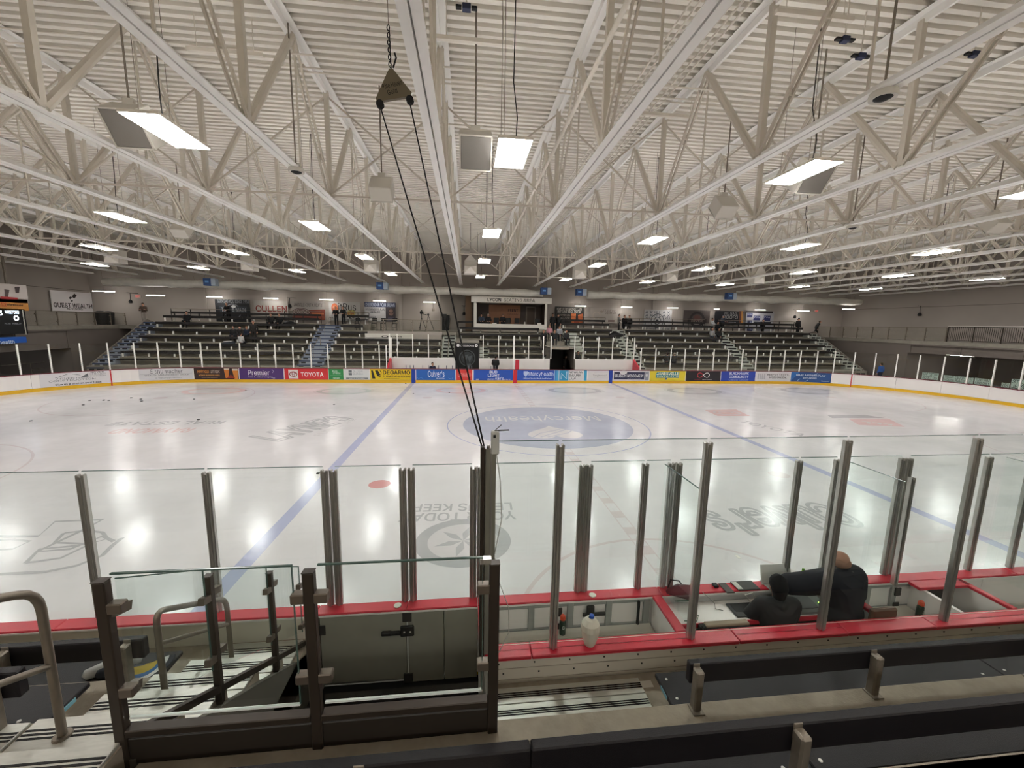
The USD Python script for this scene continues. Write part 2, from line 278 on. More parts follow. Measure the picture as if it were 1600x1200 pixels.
m = on(724, 845); mark('ice_seal', ellipse(m[0], m[1], 1.0, .95, 48, .74), 'grey', .0014); mark('ice_seal_ground', ellipse(m[0], m[1], .74, .70, 40), 'pale', .0015)
for k in range(6): a = k*math.pi/3+.3; mark('ice_seal_leaf', quad((m[0], m[1]), (m[0]+.3*math.cos(a-.3), m[1]+.3*math.sin(a-.3)), (m[0]+.62*math.cos(a), m[1]+.6*math.sin(a)), (m[0]+.3*math.cos(a+.3), m[1]+.3*math.sin(a+.3))), 'grey', .002)
lay('ice_lettering', 'RAYMOND', on(300, 672), on(175, 674), .75, 'orange'); lay('ice_lettering', 'REAL ESTATE', on(350, 660), on(172, 662), .62, 'grey')
# interlocked outline letters at the lower left of the photograph
L1 = [on(u, v) for u, v in ((-30, 838), (60, 838), (86, 815), (160, 812), (122, 832), (58, 862), (110, 858), (160, 838), (178, 846), (192, 840), (176, 852), (160, 868), (120, 884), (70, 894), (-30, 899))]
mark('ice_letter_outline', stroke(L1, .09), 'grey', .0014)
mark('ice_letter_outline', stroke([on(u, v) for u, v in ((40, 880), (62, 858), (118, 853), (150, 846), (95, 872), (40, 880))], .08), 'grey', .0014)
mark('ice_letter_outline', stroke([on(u, v) for u, v in ((100, 833), (135, 829), (160, 832), (168, 842), (140, 850), (85, 848), (100, 833))], .07), 'grey', .0014)
mark('ice_letter_outline', stroke([on(u, v) for u, v in ((-20, 845), (20, 843), (46, 846), (20, 858), (-20, 860))], .07), 'grey', .0014)
for (u, v), w, cl in (((538, 611), 1.9, 'green'), ((720, 610), 1.9, 'orange'), ((898, 610), 2.1, 'grey'), ((1085, 611), 2.2, 'grey'), ((1265, 611), 2.3, 'grey'), ((335, 611), 2.0, 'orange')):
    m = on(u, v); mark('ice_seal', ellipse(m[0], m[1], w, w*.75, 40, .0), 'pale', .0012); mark('ice_seal_band', ellipse(m[0], m[1], w*.9, w*.6, 40, .8), cl, .0018)

# ---------------------------------------------------------------- the boards: a path around the rink, starting on the near left
def rink_path():
    P_ = []
    for cx, cy, a0, a1 in ((-HW+RC, Y0+RC, 270, 180), (-HW+RC, Y1-RC, 180, 90), (HW-RC, Y1-RC, 90, 0), (HW-RC, Y0+RC, 0, -90)):
        P_ += [(cx+RC*math.cos(math.radians(t)), cy+RC*math.sin(math.radians(t))) for t in np.linspace(a0, a1, 25)]
    return np.array(P_)
PTH = rink_path(); SEG = np.r_[0, np.cumsum(np.linalg.norm(np.diff(PTH, axis=0), axis=1))]
def at_s(sv, off=0.0):                                              # a point on the boards; off > 0 lies towards the ice
    sv = np.atleast_1d(sv); x, y = np.interp(sv, SEG, PTH[:, 0]), np.interp(sv, SEG, PTH[:, 1])
    x2, y2 = np.interp(sv+.02, SEG, PTH[:, 0]), np.interp(sv+.02, SEG, PTH[:, 1]); x1, y1 = np.interp(sv-.02, SEG, PTH[:, 0]), np.interp(sv-.02, SEG, PTH[:, 1])
    tx, ty = x2-x1, y2-y1; L = np.hypot(tx, ty); return np.stack([x+off*ty/L, y-off*tx/L], 1)
SS = np.linspace(10, SEG[-1]-10, 6000)
def s_at(u, z, off=0.0):                                            # where along the boards a column of the photograph meets them
    p = at_s(SS, off); q = pix(np.c_[p, np.full(len(p), z)]); ok = (p[:, 1] > 5); k = np.argmin(np.where(ok, abs(q[:, 0]-u), 1e9)); return SS[k]
def strip(s0, s1, z0, z1, o0, o1):                                  # a solid band that follows the boards
    n = max(2, int(abs(s1-s0)/.6)+2); sv = np.linspace(s0, s1, n); a, b = at_s(sv, o0), at_s(sv, o1)
    v = np.vstack([np.c_[a, np.full(n, z0)], np.c_[b, np.full(n, z0)], np.c_[b, np.full(n, z1)], np.c_[a, np.full(n, z1)]]); k = np.arange(n-1); f = []
    for i in range(4): j = (i+1) % 4; f.append(np.stack([i*n+k, i*n+k+1, j*n+k+1, j*n+k], 1))
    f.append(np.array([(0, n, 2*n, 3*n), (n-1, 4*n-1, 3*n-1, 2*n-1)])); return MB().add(v, np.vstack(f))
def wrap(vf, s0, z0, off):                                          # flat artwork laid along the boards
    v = np.array(vf[0]); p = at_s(s0+v[:, 0], off); p0 = at_s(s0+v[:, 0], off+1.0)-p
    return np.c_[p+p0*v[:, 2:3], z0+v[:, 1]], vf[1]
SA, SB = s_at(646, .6), s_at(954, .6)
bd = thing('far_boards', 'white dasher boards with yellow kick plate running round the far side of the ice', 'boards')
cuts = list(np.arange(0.0, SEG[-1], 2.44))+[SEG[-1]]
for a, b in zip(cuts[:-1], cuts[1:]):
    if b-a > .1: obj('board_panel', strip(a+.006, b-.006, .21, 1.03, -.12, 0), WHITE, bd); obj('kick_plate', strip(a+.002, b-.002, 0, .20, -.12, .012), YEL, bd)
obj('cap_rail', strip(0, SEG[-1], 1.03, 1.07, -.2, .02), REDD, bd)
obj('back_face', strip(0, SEG[-1], 0, 1.03, -.16, -.125), BEIGE, bd)
for u, m_, w in ((646, BLUEL, .3), (805, REDL, .3), (954, BLUEL, .3)): t = s_at(u, .5); obj('line_stripe', strip(t-w/2, t+w/2, 0, 1.035, 0, .022), m_, bd)
for u in (174, 1330): t = s_at(u, .5); obj('goal_line_stripe', strip(t-.03, t+.03, 0, 1.035, 0, .022), REDL, bd)
# ---------------------------------------------------------------- roof steel
ZB, ZC = 8.05, 11.12; TX0, TDX = -.9, 3.4; YE0, YE1 = -7.6, 33.4; NY0, NDY = 3.65, 4.6
tr = thing('roof_truss', 'white steel roof truss carrying the hoist cables, left of centre', 'roof truss', 'roof trusses spanning the rink', loc=(TX0-TDX, 0, 0))
def angle_pair(z, s, w=.135, t=.014, gap=.03):
    mb = MB()
    for sx in (-1, 1):
        a, b = sx*gap/2, sx*(gap/2+w)
        mb.box(a, b, YE0, YE1, z, z+s*t); mb.box(a, a+sx*t, YE0, YE1, z+s*t, z+s*w)
    mb.box(-gap/2, gap/2, YE0, YE1, z+s*(w-.012), z+s*w)  # added cover bar that shuts light out of the slot
    return mb
obj('bottom_chord', angle_pair(ZB, 1), CHORD, tr); obj('top_chord', angle_pair(ZC, -1, .17), CHORD, tr)
for j in range(-2, 7):
    yb = NY0+NDY*j; zb, zt = ZB+.1, ZC-.1
    if yb > YE0+.2: obj('vertical', MB().beam((0, yb, zb), (0, yb, zt), .12, .12), WEBP, tr)
    if yb-NDY/2 > YE0 and yb < YE1:
        mb = MB()
        for sx in (-.055, .055): mb.beam((sx, yb-.06, zb), (sx, yb-NDY/2, zt), .042, .07)
        for q in (.3, .6): mb.box(-.05, .05, yb-NDY/2*q-.04, yb-NDY/2*q+.04, zb+(zt-zb)*q-.06, zb+(zt-zb)*q+.06)
        obj('angle_diagonal', mb, WEBP, tr)
        obj('hanger', MB().beam((.05, yb-NDY/2, ZB+.1), (.05, yb-NDY/2, zt), .035, .035), WEBP, tr)
    if yb+NDY/2 < YE1 and yb > YE0: obj('tube_diagonal', MB().tube([(0, yb+.06, zb), (0, yb+NDY/2, zt)], .085, 8), WEBP, tr, smooth=40)
    if yb > YE0+.2: obj('gusset', MB().box(-.011, .011, yb-.16, yb+.16, ZB+.1, ZB+.3), WEBP, tr)
for k in range(-10, 12):
    if k == -1: continue
    n = -1-k if k < -1 else k; d = 'left of the hoist cables' if k < -1 else 'right of the hoist cables'
    copy_of(tr, 'roof_truss', 'white steel roof truss, the %s to the %s' % (nth(n-1 if k < -1 else n), d), (TX0+TDX*k, 0, 0))
for i, j in enumerate((1, 3, 5)):
    yb = NY0+NDY*j; t = thing('cross_bracing', 'row of thin white X braces between the roof trusses, %s from the camera' % ('nearest' if i == 0 else nth(i)), 'bracing', 'cross bracing rows')
    for k in range(-10, 11):
        a, b = TX0+TDX*k, TX0+TDX*(k+1)
        obj('brace', MB().beam((a+.02, yb+.05, ZB+.2), (b-.02, yb+.05, ZC-.2), .045, .045), WEBP, t); obj('brace', MB().beam((b-.02, yb+.1, ZB+.2), (a+.02, yb+.1, ZC-.2), .045, .045), WEBP, t)
        obj('strut', MB().beam((a+.02, yb-.1, ZB+.12), (b-.02, yb-.1, ZB+.12), .05, .05), WEBP, t)
# lamps
LX0, LDX = -2.735, 6.55; LYS = (4.0, 11.45, 18.6, 26.3)
lp = thing('high_bay_lamp', 'lit white high bay lamp nearest the camera, right of the centre speaker', 'lamp', 'high bay lamps', loc=(LX0, LYS[0], 0))
hs = obj('housing', MB().box(-.34, .34, -.73, .73, 8.001, 8.05, .01).box(-.12, .12, -.5, .5, 8.05, 8.12, .02), ROOF, lp); obj('lens', MB().box(-.315, .315, -.70, .70, 7.985, 8.0), LENS, hs); obj('added_uplight', MB().box(-.28, -.15, -.68, .68, 8.052, 8.06).box(.15, .28, -.68, .68, 8.052, 8.06), UPL_FILL, hs)  # upward strips added on the housing to brighten the roof
obj('cord', MB().tube([(.05, -.2, 8.1), (.07, -.24, 8.6), (.0, -.1, 9.3), (.02, -.05, 11.17)], .012, 5), DGREY, lp)
obj('hanger_wire', MB().tube([(-.2, .4, 8.1), (-.2, .4, 11.17)], .006, 4).tube([(-.2, -.4, 8.1), (-.2, -.4, 11.17)], .006, 4), BRACK, lp)
for r, ly in enumerate(LYS):
    for k in range(-5, 6):
        if (r, k) == (0, 0): continue
        x = LX0+LDX*k
        if abs(x) > 35: continue
        w = 'in the middle column' if k == 0 else '%s to the %s of the middle' % (nth(abs(k)-1), 'left' if k < 0 else 'right')
        copy_of(lp, 'high_bay_lamp', 'lit high bay lamp, %s row from the camera, %s' % (nth(r), w), (x, ly, 0))
for k in range(-16, 17):
    t = thing('strip_light', 'unseen strip light behind the camera, lighting the near stand, %s' % ('straight behind it' if k == 0 else '%s to the %s' % (nth(abs(k)-1), 'left' if k < 0 else 'right')), 'strip light', 'unseen strip lights behind the camera', loc=(EYE[0]+k*1.9, -8.6, 6.7)); obj('tube', MB().box(-.65, .65, -.10, .10, -.05, 0, .01), STRIP, t); obj('housing', MB().box(-.6, .6, -.05, .05, .001, .05), CAB, t); obj('rod', MB().tube([(0, 0, .05), (0, 0, ZT-6.7)], .01, 4), BRACK, t)  # out of view, placed to light surfaces that face the camera
# loudspeakers
def speaker(name, label, loc, face, tilt, size=.72, grp='hanging loudspeakers'):
    t = thing(name, label, 'loudspeaker', grp, loc=loc, rotz=0 if face < 0 else math.pi); h = size/2; c, sn = math.cos(tilt), math.sin(tilt)
    def R(mb):
        v, f = mb.get(); y, z = v[:, 1].copy(), v[:, 2].copy(); v[:, 1] = y*c-z*sn; v[:, 2] = y*sn+z*c; return v, f
    cab = MB().box(-h, h, -.18, .26, -h, h, .02)
    cb = obj('cabinet', R(cab), CAB, t); obj('grille', R(MB().box(-h+.035, h-.035, -.205, -.18, -h+.035, h-.035, .008)), GREYP, cb)
    obj('rim', R(MB().box(-h, h, -.21, -.181, h-.03, h).box(-h, h, -.21, -.181, -h, -h+.03).box(-h, -h+.03, -.21, -.181, -h, h).box(h-.03, h, -.21, -.181, -h, h)), CAB, t)
    obj('bracket', MB().box(-.28, .28, -.05, .05, h+.02, h+.06).box(-.1, .1, -.04, .04, h+.06, h+.16), CAB, t)
    obj('pole', MB().tube([(0, 0, h+.1), (0, 0, 11.17-loc[2])], .02, 6), BRACK, t)
    return t
for u, v, w in ((743, 236, 'beside the nearest centre lamp'), (206, 198, 'above left, overlapping the bright lamp')): speaker('loudspeaker', 'grey-fronted square loudspeaker hung on a pole %s' % w, on_z(u, v, 8.35), -1, .62)
speaker('loudspeaker', 'grey square loudspeaker half hidden behind the bright lamp at upper right', on_z(1268, 276, 8.3), -1, .62)
for u, v, w in ((597, 297, 'left of the centre cables'), (1130, 325, 'right of centre below the braces'), (1550, 350, 'at the right edge of the photo'), (285, 360, 'high on the left among the trusses')): speaker('loudspeaker', 'white box loudspeaker seen from behind, hung %s' % w, on_z(u, v, 8.35), 1, .75, .62)
for i, u, v in ((0, 735, 418), (1, 579, 415), (2, 907, 425), (3, 1050, 430), (4, 1186, 434), (5, 175, 400), (6, 387, 413)):
    p = on_z(u, v, 8.25); t = thing('horn_loudspeaker', 'white pyramid-fronted loudspeaker facing the camera, %s' % ('above the window of the seating box', 'second left of the seating box, over the cables', 'just right of the seating box', 'above the right stands', 'farthest right of the pyramid speakers', 'farthest left of the pyramid speakers', 'above the left banners')[i], 'loudspeaker', 'pyramid loudspeakers', loc=p)
    obj('cabinet', MB().box(-.42, .42, -.1, .6, -.42, .42, .02), CAB, t)
    obj('horn', MB().add(np.array([(-.4, -.1, -.4), (.4, -.1, -.4), (.4, -.1, .1), (-.4, -.1, .1), (0, -.45, -.0)]), np.array([(0, 1, 4), (1, 2, 4), (2, 3, 4), (3, 0, 4)])), C('#efeae0'), t)
    obj('hood', MB().add(np.array([(-.42, -.1, .42), (.42, -.1, .42), (0, -.1, .85), (-.42, .3, .42), (.42, .3, .42), (0, .3, .85)]), np.array([(0, 1, 2), (3, 5, 4), (0, 2, 5), (0, 5, 3), (1, 4, 5), (1, 5, 2)])), CAB, t)
    obj('pole', MB().tube([(0, .1, .5), (0, .1, 11.17-p[2])], .02, 6), BRACK, t)
# pendant domes
for u, v, z, w in ((1380, 150, 8.0, 'on a pole at upper right'), (463, 267, 8.0, 'below the trusses left of centre'), (1332, 355, 8.0, 'on the right, beyond the bright lamp')):
    p = on_z(u, v, z); t = thing('dome_pendant', 'white ringed dark dome hanging %s' % w, 'ceiling pendant', 'dome pendants', loc=p)
    obj('ring', MB().lathe([(.12, -.03), (.17, -.04), (.18, 0), (.17, .05), (.05, .1), (0, .1)], n=20), CAB, t, smooth=40); obj('dome', MB().lathe([(0, -.07), (.06, -.06), (.12, -.03)], n=16), BLACK, t, smooth=True); obj('pole', MB().tube([(0, 0, .1), (0, 0, 11.17-p[2])], .018, 6), BRACK, t)
# conduits and pipes under the deck
def pipe(label, pts, r, m_=ROOF, name='conduit', grp=None): return tag(obj(name, MB().tube(pts, r, 7), m_, smooth=True), label, 'pipe', grp)
x = on_z(982, 0, 9.6)[0]; pipe('fat white pipe running to the far wall right of the centre lamp', [(x, YE0, 9.6), (x, 33, 9.6)], .05, name='sprinkler_pipe')
for i, u in enumerate((1098, 1085, 1152, 1166, 1180)):
    x = on_z(u, 0, 10.7)[0]; pipe('thin white conduit under the deck right of centre, %s from the left' % nth(i), [(x, YE0, 10.75), (x, 33, 10.75)], .022, grp='conduit bundle')
for i, (u, v) in enumerate(((400, 99), (400, 106), (300, 70), (1200, 230))):
    y = on_z(u, v, 10.6)[1]; pipe('thin white conduit crossing under the trusses, %s from the camera' % nth(i), [(-33, y, 10.6), (33, y, 10.6)], .02, grp='cross conduits')
for i, (u, v) in enumerate(((690, 62), (300, 80), (1220, 22), (1010, 180))):
    p = on_z(u, v, 10.4); tag(obj('strut_channel', MB().box(p[0]-.1, p[0]+1.5, p[1]-.04, p[1]+.04, p[2], p[2]+.08).tube([(p[0]+.1, p[1], p[2]), (p[0]+.1, p[1], 11.17)], .01, 4).tube([(p[0]+1.3, p[1], p[2]), (p[0]+1.3, p[1], 11.17)], .01, 4), ROOF), 'short white strut channel hung under the deck, %s' % ('left of the hoist', 'at upper left', 'at upper right', 'beside the conduit bundle')[i], 'strut', 'strut channels')
for i, (u, v) in enumerate(((729, 12), (1320, 62), (1345, 88), (1522, 85))):
    p = on_z(u, v, 10.3); t = thing('junction_device', 'small navy junction device on a white bracket, %s' % ('at top centre', 'at upper right', 'lower of the pair at upper right', 'near the right edge behind a truss')[i], 'device', 'navy junction devices', loc=p)
    obj('body', MB().box(-.08, .08, -.06, .06, -.05, .05, .01), C('#2c3350'), t); obj('wing', MB().box(-.2, -.09, -.04, .04, -.02, .02).box(.09, .2, -.04, .04, -.02, .02), BLACK, t); obj('bracket', MB().tube([(0, 0, .06), (0, 0, 11.17-p[2])], .015, 5), ROOF, t)
# fabric duct and blue monitors
for i, (ua, ub) in enumerate(((162, 848), (918, 1345))):
    a, b = on_y(ua, 438 if i == 0 else 460, 33.0), on_y(ub, 456 if i == 0 else 466, 33.0); xs = np.linspace(a[0], b[0], 60)
    mb = MB().tube([(xx, 33.0, 7.42+.03*math.sin(xx*2.1)) for xx in xs], [.34+.03*math.sin(xx*1.7)+.02*math.sin(xx*4.3) for xx in xs], 14)
    t = thing('air_duct', 'long pale fabric air duct hung below the far trusses, %s of two' % ('left' if i == 0 else 'right'), 'duct', 'air ducts'); obj('fabric_tube', mb, FABRIC, t, smooth=True)
    for xx in np.arange(a[0]+1, b[0], 3.0): obj('hanger', MB().tube([(xx, 33, 7.7), (xx, 33, 8.1)], .01, 4), BRACK, t)
for i, (u, v) in enumerate(((330, 441), (598, 447), (853, 455), (908, 457), (1142, 463))):
    p = on_y(u, v, 32.3); t = thing('duct_heater', 'blue and white box unit at the far ducts, %s from the left' % nth(i), 'heater box', 'blue box units', loc=p)
    obj('body', MB().box(-.5, .1, -.25, .25, -.3, .3, .02), C('#35548c'), t); obj('panel', MB().box(.101, .45, -.25, .25, -.3, .3, .02), C('#b9c6d6'), t); obj('lettering', MB().box(-.35, -.05, -.256, -.25, -.05, .1), C('#6fa8e0'), t); obj('hanger', MB().tube([(0, 0, .3), (0, 0, 11.17-p[2])], .012, 5), BRACK, t)
# hoist
HP = on_z(612, 138, 7.6)
t = thing('hoist_pulley', 'brown triangular pulley plate hung on a chain under the roof', 'pulley')
pl = lambda pts, y0, y1: MB().poly([(HP[0]+a, HP[2]+b) for a, b in pts], HP[1]+y0, HP[1]+y1, 'y')
obj('plate', pl([(-.02, .21), (.03, .21), (.27, -.06), (.25, -.10), (-.19, -.20), (-.20, -.16)], -.05, .0), C('#6b614c', .5), t)
ch = MB()
for i in range(12):
    z = HP[2]+.23+i*.043; xx = HP[0]+(-.01 if i % 2 else .0)-i*.0012
    g = np.linspace(0, 2*math.pi, 9); ch.tube([(xx+(.016*math.cos(a) if i % 2 else 0), HP[1]-.025+(0 if i % 2 else .016*math.cos(a)), z+.034*math.sin(a)) for a in g], .007, 4, False)
obj('chain', ch, BLACK, t); obj('wire', MB().tube([(HP[0]-.02, HP[1]-.025, HP[2]+.74), (HP[0]-.05, HP[1], 11.17)], .005, 4), BRACK, t); obj('drop_chain', MB().tube([(HP[0]+.05, HP[1]-.02, HP[2]+.42), (HP[0]+.07, HP[1]-.02, HP[2]+.36), (HP[0]+.03, HP[1]-.02, HP[2]+.24)], .012, 5), BLACK, t)
for a, b in ((-.15, -.22), (.24, -.14)): obj('wheel', MB().lathe([(0, -.03), (.05, -.03), (.035, 0), (.05, .03), (0, .03)], (HP[0]+a, HP[1]-.025, HP[2]+b), 14, 1), BLACK, t)
v, f = fit_text('Pine Haven', -.11, .15, -.02, .045, False); a = math.radians(17); V = lambda v: np.c_[HP[0]+v[:, 0]*math.cos(a)-v[:, 1]*math.sin(a), np.full(len(v), HP[1]-.054)-v[:, 2], HP[2]+v[:, 0]*math.sin(a)+v[:, 1]*math.cos(a)]
obj('lettering', MB().add(V(v), f), BLACK, t); v, f = fit_text('Gold', -.07, .06, -.10, -.04, False); obj('lettering', MB().add(V(v), f), BLACK, t)
# ---------------------------------------------------------------- far grandstand
EY = lambda i: 28.0+.95*i
EZ = lambda i: .95+.553*i
NT = 7; T1, T2 = (-4.65, -2.75), (3.05, 5.1)
AIS = ((-31.4, -30.2), (-16.95, -15.05), (-5.9, -4.7), (10.2, 11.6), (20.75, 21.85), (31.0, 32.2))
def split(iv, holes):
    out = [iv]
    for h in holes: out = [p for a, b in out for p in ((a, min(b, h[0])), (max(a, h[1]), b)) if p[1]-p[0] > .05]
    return out
gs = thing('grandstand', 'stepped concrete grandstand behind the far boards', 'grandstand')
obj('front_platform', MB().box(-31.4, T1[0], 27.55, 28.02, 0, .93).box(T1[1], T2[0], 27.55, 28.02, 0, .93).box(T2[1], 32.2, 27.55, 28.02, 0, .93), CONCD, gs)
for i in range(NT):
    holes = ([T1, T2] if i < 4 else [])+list(AIS)
    if i >= 5: holes.append((-12.4, -4.7) if i == 5 else (-12.4, 5.3))
    for a, b in split((-31.4, 32.2), holes): obj('tier', MB().box(a, b, EY(i), EY(i+1)+.02, max(0, EZ(i)-.75) if i >= 4 else 0, EZ(i), .012), CONCF, gs)
obj('concourse_slab', MB().box(-34.4, 34.4, EY(7), YF, 3.5, ZW).box(-12.4, -4.7, EY(4)+.2, EY(7), 3.45, 3.72).box(-4.7, 5.3, EY(6), EY(7), 3.5, ZW), CONCD, gs)
for xx in (-31.45, 32.25): obj('side_wall', MB().poly([(27.5, 0)]+[(EY(i)+d, EZ(i)+.12) for i in range(NT) for d in (0, )]+[(EY(7), ZW+.3), (EY(7), 0)], xx-.05, xx+.05, 'x'), WALLD, gs)
for i, (a, b) in enumerate(AIS):
    t = thing('aisle_stairs', ('blue-edged' if i < 2 else 'pale aluminium')+' stairs climbing the far grandstand, %s aisle from the left' % nth(i), 'stairs', 'grandstand aisles')
    n = 14 if i not in (2,) else 11
    for k in range(n):
        tier, half = divmod(k, 2); y0 = EY(tier)-.24 + half*.48 - .2; z1 = EZ(0)-.55+.2765*(k+2)-.14
        if z1 > ZW+.5: break
        st = obj('step', MB().box(a+.005, b-.005, y0, y0+.5, max(0, z1-.9), z1, .01), C('#9096a0') if i < 2 else C('#a5a89f'), t)
        if i < 2: obj('nosing', MB().box(a+.005, b-.005, y0-.015, y0+.05, z1-.07, z1+.012), BLUES, st); obj('tread_slot', MB().box(a+.15, a+.5, y0-.016, y0, z1-.21, z1-.10).box(b-.5, b-.15, y0-.016, y0, z1-.21, z1-.10), GROOVE, st)
        if i >= 2: obj('tread_slot', MB().box(a+.15, a+.55, y0-.012, y0, z1-.2, z1-.07).box(b-.55, b-.15, y0-.012, y0, z1-.2, z1-.07), GROOVE, st)
    if i in (1, 2, 3): 
        xm = (a+b)/2; mb = MB()
        for q in (1, 4): mb.tube([(xm, EY(q), EZ(q)), (xm, EY(q), EZ(q)+.85), (xm, EY(q)+.1, EZ(q)+.95), (xm, EY(q+1)+.6, EZ(q+1)+1.2), (xm, EY(q+1)+.7, EZ(q+1)+1.1), (xm, EY(q+1)+.7, EZ(q+1))], .022, 6)
        obj('center_rail', mb, PIPE, t)
# benches: one thing per row and section
SEC = {'far left': (-30.1, -17.05), 'left': (-14.95, -6.0), 'middle': (-2.0, 3.0), 'right of centre': (6.6, 10.1), 'right': (11.7, 20.65), 'far right': (21.95, 30.9)}
def bench(label, x0, x1, yr, z0, z1, post_from=None, plank=PLANKF, grp='grandstand benches', n=None, postm=WPOST):
    """yr: riser the bench stands in front of; z0 the bench's own floor, z1 the next floor"""
    t = thing('stadium_bench', label, 'bench', grp)
    L = x1-x0; cutn = max(1, round(L/3.6)); xs = np.linspace(x0, x1, cutn+1)
    for a, b in zip(xs[:-1], xs[1:]):
        obj('seat_plank', MB().box(a+.006, b-.006, yr-.46, yr-.08, z0+.34, z0+.45, .01), plank, t)
        obj('backrest_plank', MB().box(a+.006, b-.006, yr-.02, yr+.035, z1+.27, z1+.48, .01), plank, t)
    k = n or max(2, round(L/1.85)+1)
    for px in np.linspace(x0+.12, x1-.12, k):
        obj('post', MB().box(px-.06, px+.06, yr+.0, yr+.06, z1, z1+.268, .008), postm, t)
        obj('bracket', MB().box(px-.03, px+.03, yr-.44, yr, z0+.33, z0+.4), BRACK, t)
    return t
for i in range(NT-1):
    for sname, (a, b) in SEC.items():
        if sname == 'left' and i >= 4: b = -13.0
        if sname == 'left' and i == 5: continue
        if sname == 'middle':
            if i >= 5: continue
            if i >= 3: a = -4.4
        if sname == 'right of centre' and i >= 4: a = 5.4
        bench('dark plank bench with white posts, %s row up in the %s section' % (nth(i), sname), a, b, EY(i+1), EZ(i), EZ(i+1))
for sname, a, b in (('far left', -30.0, -17.2), ('right of centre', 5.6, 10.0), ('right', 11.8, 20.6), ('far right', 22.0, 30.6), ('short left', -14.9, -12.9)):
    t = thing('top_bench', 'dark plank bench and pipe rail along the top of the %s section' % sname, 'bench', 'top benches'); yb = EY(7)-.1; z = EZ(6)
    obj('seat_plank', MB().box(a, b, yb-.5, yb-.15, z+.40, z+.45), PLANKF, t); obj('backrest_plank', MB().box(a, b, yb-.02, yb+.03, z+.66, z+.84), PLANKF, t)
    obj('top_rail', MB().tube([(a, yb+.06, z+1.08), (b, yb+.06, z+1.08)], .028, 6), PIPE, t); obj('low_rail', MB().tube([(a, yb+.06, z+.36), (b, yb+.06, z+.36)], .018, 6), BLACK, t)
    for px in np.linspace(a, b, max(3, round((b-a)/1.5))): obj('rail_post', MB().box(px-.02, px+.02, yb+.04, yb+.08, z-.4, z+1.08), BLACK, t)
    for px in np.linspace(a+.3, b-.3, max(2, round((b-a)/1.85))): obj('post', MB().box(px-.045, px+.045, yb-.1, yb-.05, z, z+.40), WPOST, t)
    for px in np.linspace(a+.3, b-.3, max(2, round((b-a)/1.85))): obj('back_bracket', MB().box(px-.02, px+.02, yb-.06, yb+.05, z+.4, z+.84), BLACK, t)
# tunnels
s = thing('tunnel_door', 'black curtain wall of the player tunnel with a dark emblem and white lettering', 'door')
obj('curtain', MB().box(T1[0]+.05, T1[1]-.05, 27.5, 27.58, 0, 2.62), C('#161616', .8), s); obj('header_panel', MB().box(T1[0], T1[1], 27.44, 27.56, 2.62, 2.96, .01), BLACK, s)
v, f = fit_text('CROSSROADS', -4.25, -3.15, 2.70, 2.84); obj('lettering', MB().add(np.c_[v[:, 0], 27.435-v[:, 2], v[:, 1]], f), C('#c9c9c9'), s)
for xx in (-4.42, -2.98): v, f = ellipse(0, 0, .12, .12, 18, .3); obj('roundel', MB().add(np.c_[v[:, 0]+xx, np.full(len(v), 27.43), v[:, 1]+2.79], f), C('#d6d6d6'), s)
for rr, hh, c_ in ((.66, .86, '#3d4243'), (.5, 0, '#2a2f31')): v, f = ellipse(-3.7, 1.78, rr, rr, 30, hh); obj('emblem_ring', MB().add(np.c_[v[:, 0], np.full(len(v), 27.495-.004*(hh == 0)), v[:, 1]], f), C(c_), s)
for (x0, z0, x1, z1, x2, z2) in ((-4.1, 1.9, -3.6, 2.1, -3.8, 1.5), (-3.7, 1.9, -3.3, 2.0, -3.5, 1.4), (-3.8, 1.3, -3.4, 1.35, -3.5, .7)): obj('emblem_shape', MB().add([(x0, 27.488, z0), (x1, 27.488, z1), (x2, 27.488, z2)], [(0, 1, 2)]), C('#4c5254'), s)
s = thing('tunnel_lining', 'dark walls of the open tunnel below the small crowd, right of the seating box', 'tunnel'); 
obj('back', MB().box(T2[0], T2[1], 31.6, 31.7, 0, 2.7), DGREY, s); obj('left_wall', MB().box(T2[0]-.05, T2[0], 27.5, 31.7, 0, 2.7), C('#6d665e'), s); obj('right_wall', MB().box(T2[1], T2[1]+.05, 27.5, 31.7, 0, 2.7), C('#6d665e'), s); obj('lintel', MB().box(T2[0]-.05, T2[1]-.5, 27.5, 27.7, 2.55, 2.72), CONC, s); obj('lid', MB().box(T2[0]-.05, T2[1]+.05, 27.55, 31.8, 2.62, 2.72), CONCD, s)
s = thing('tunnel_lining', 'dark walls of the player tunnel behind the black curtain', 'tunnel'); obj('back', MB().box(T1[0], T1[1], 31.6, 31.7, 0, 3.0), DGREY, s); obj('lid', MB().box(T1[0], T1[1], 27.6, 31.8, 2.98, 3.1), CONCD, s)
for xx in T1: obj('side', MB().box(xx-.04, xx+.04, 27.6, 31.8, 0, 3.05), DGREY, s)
t = thing('side_stairs', 'short pale steps beside the black tunnel curtain', 'stairs')
for k in range(6): obj('step', MB().box(-2.7, -1.85, 27.7+k*.45, 28.2+k*.45, .9+k*.28, 1.13+k*.28, .01), C('#b5b7ad'), t); obj('tread_slot', MB().box(-2.4, -1.95, 27.69+k*.45, 27.70+k*.45, .98+k*.28, 1.08+k*.28), GROOVE, t)
t = thing('side_stairs', 'short pale steps right of the seated crowd above the dark tunnel', 'stairs')
for k in range(6): obj('step', MB().box(5.15, 6.5, 29.8+k*.45, 30.3+k*.45, 2.2+k*.28, 2.42+k*.28, .01), C('#b5b7ad'), t)
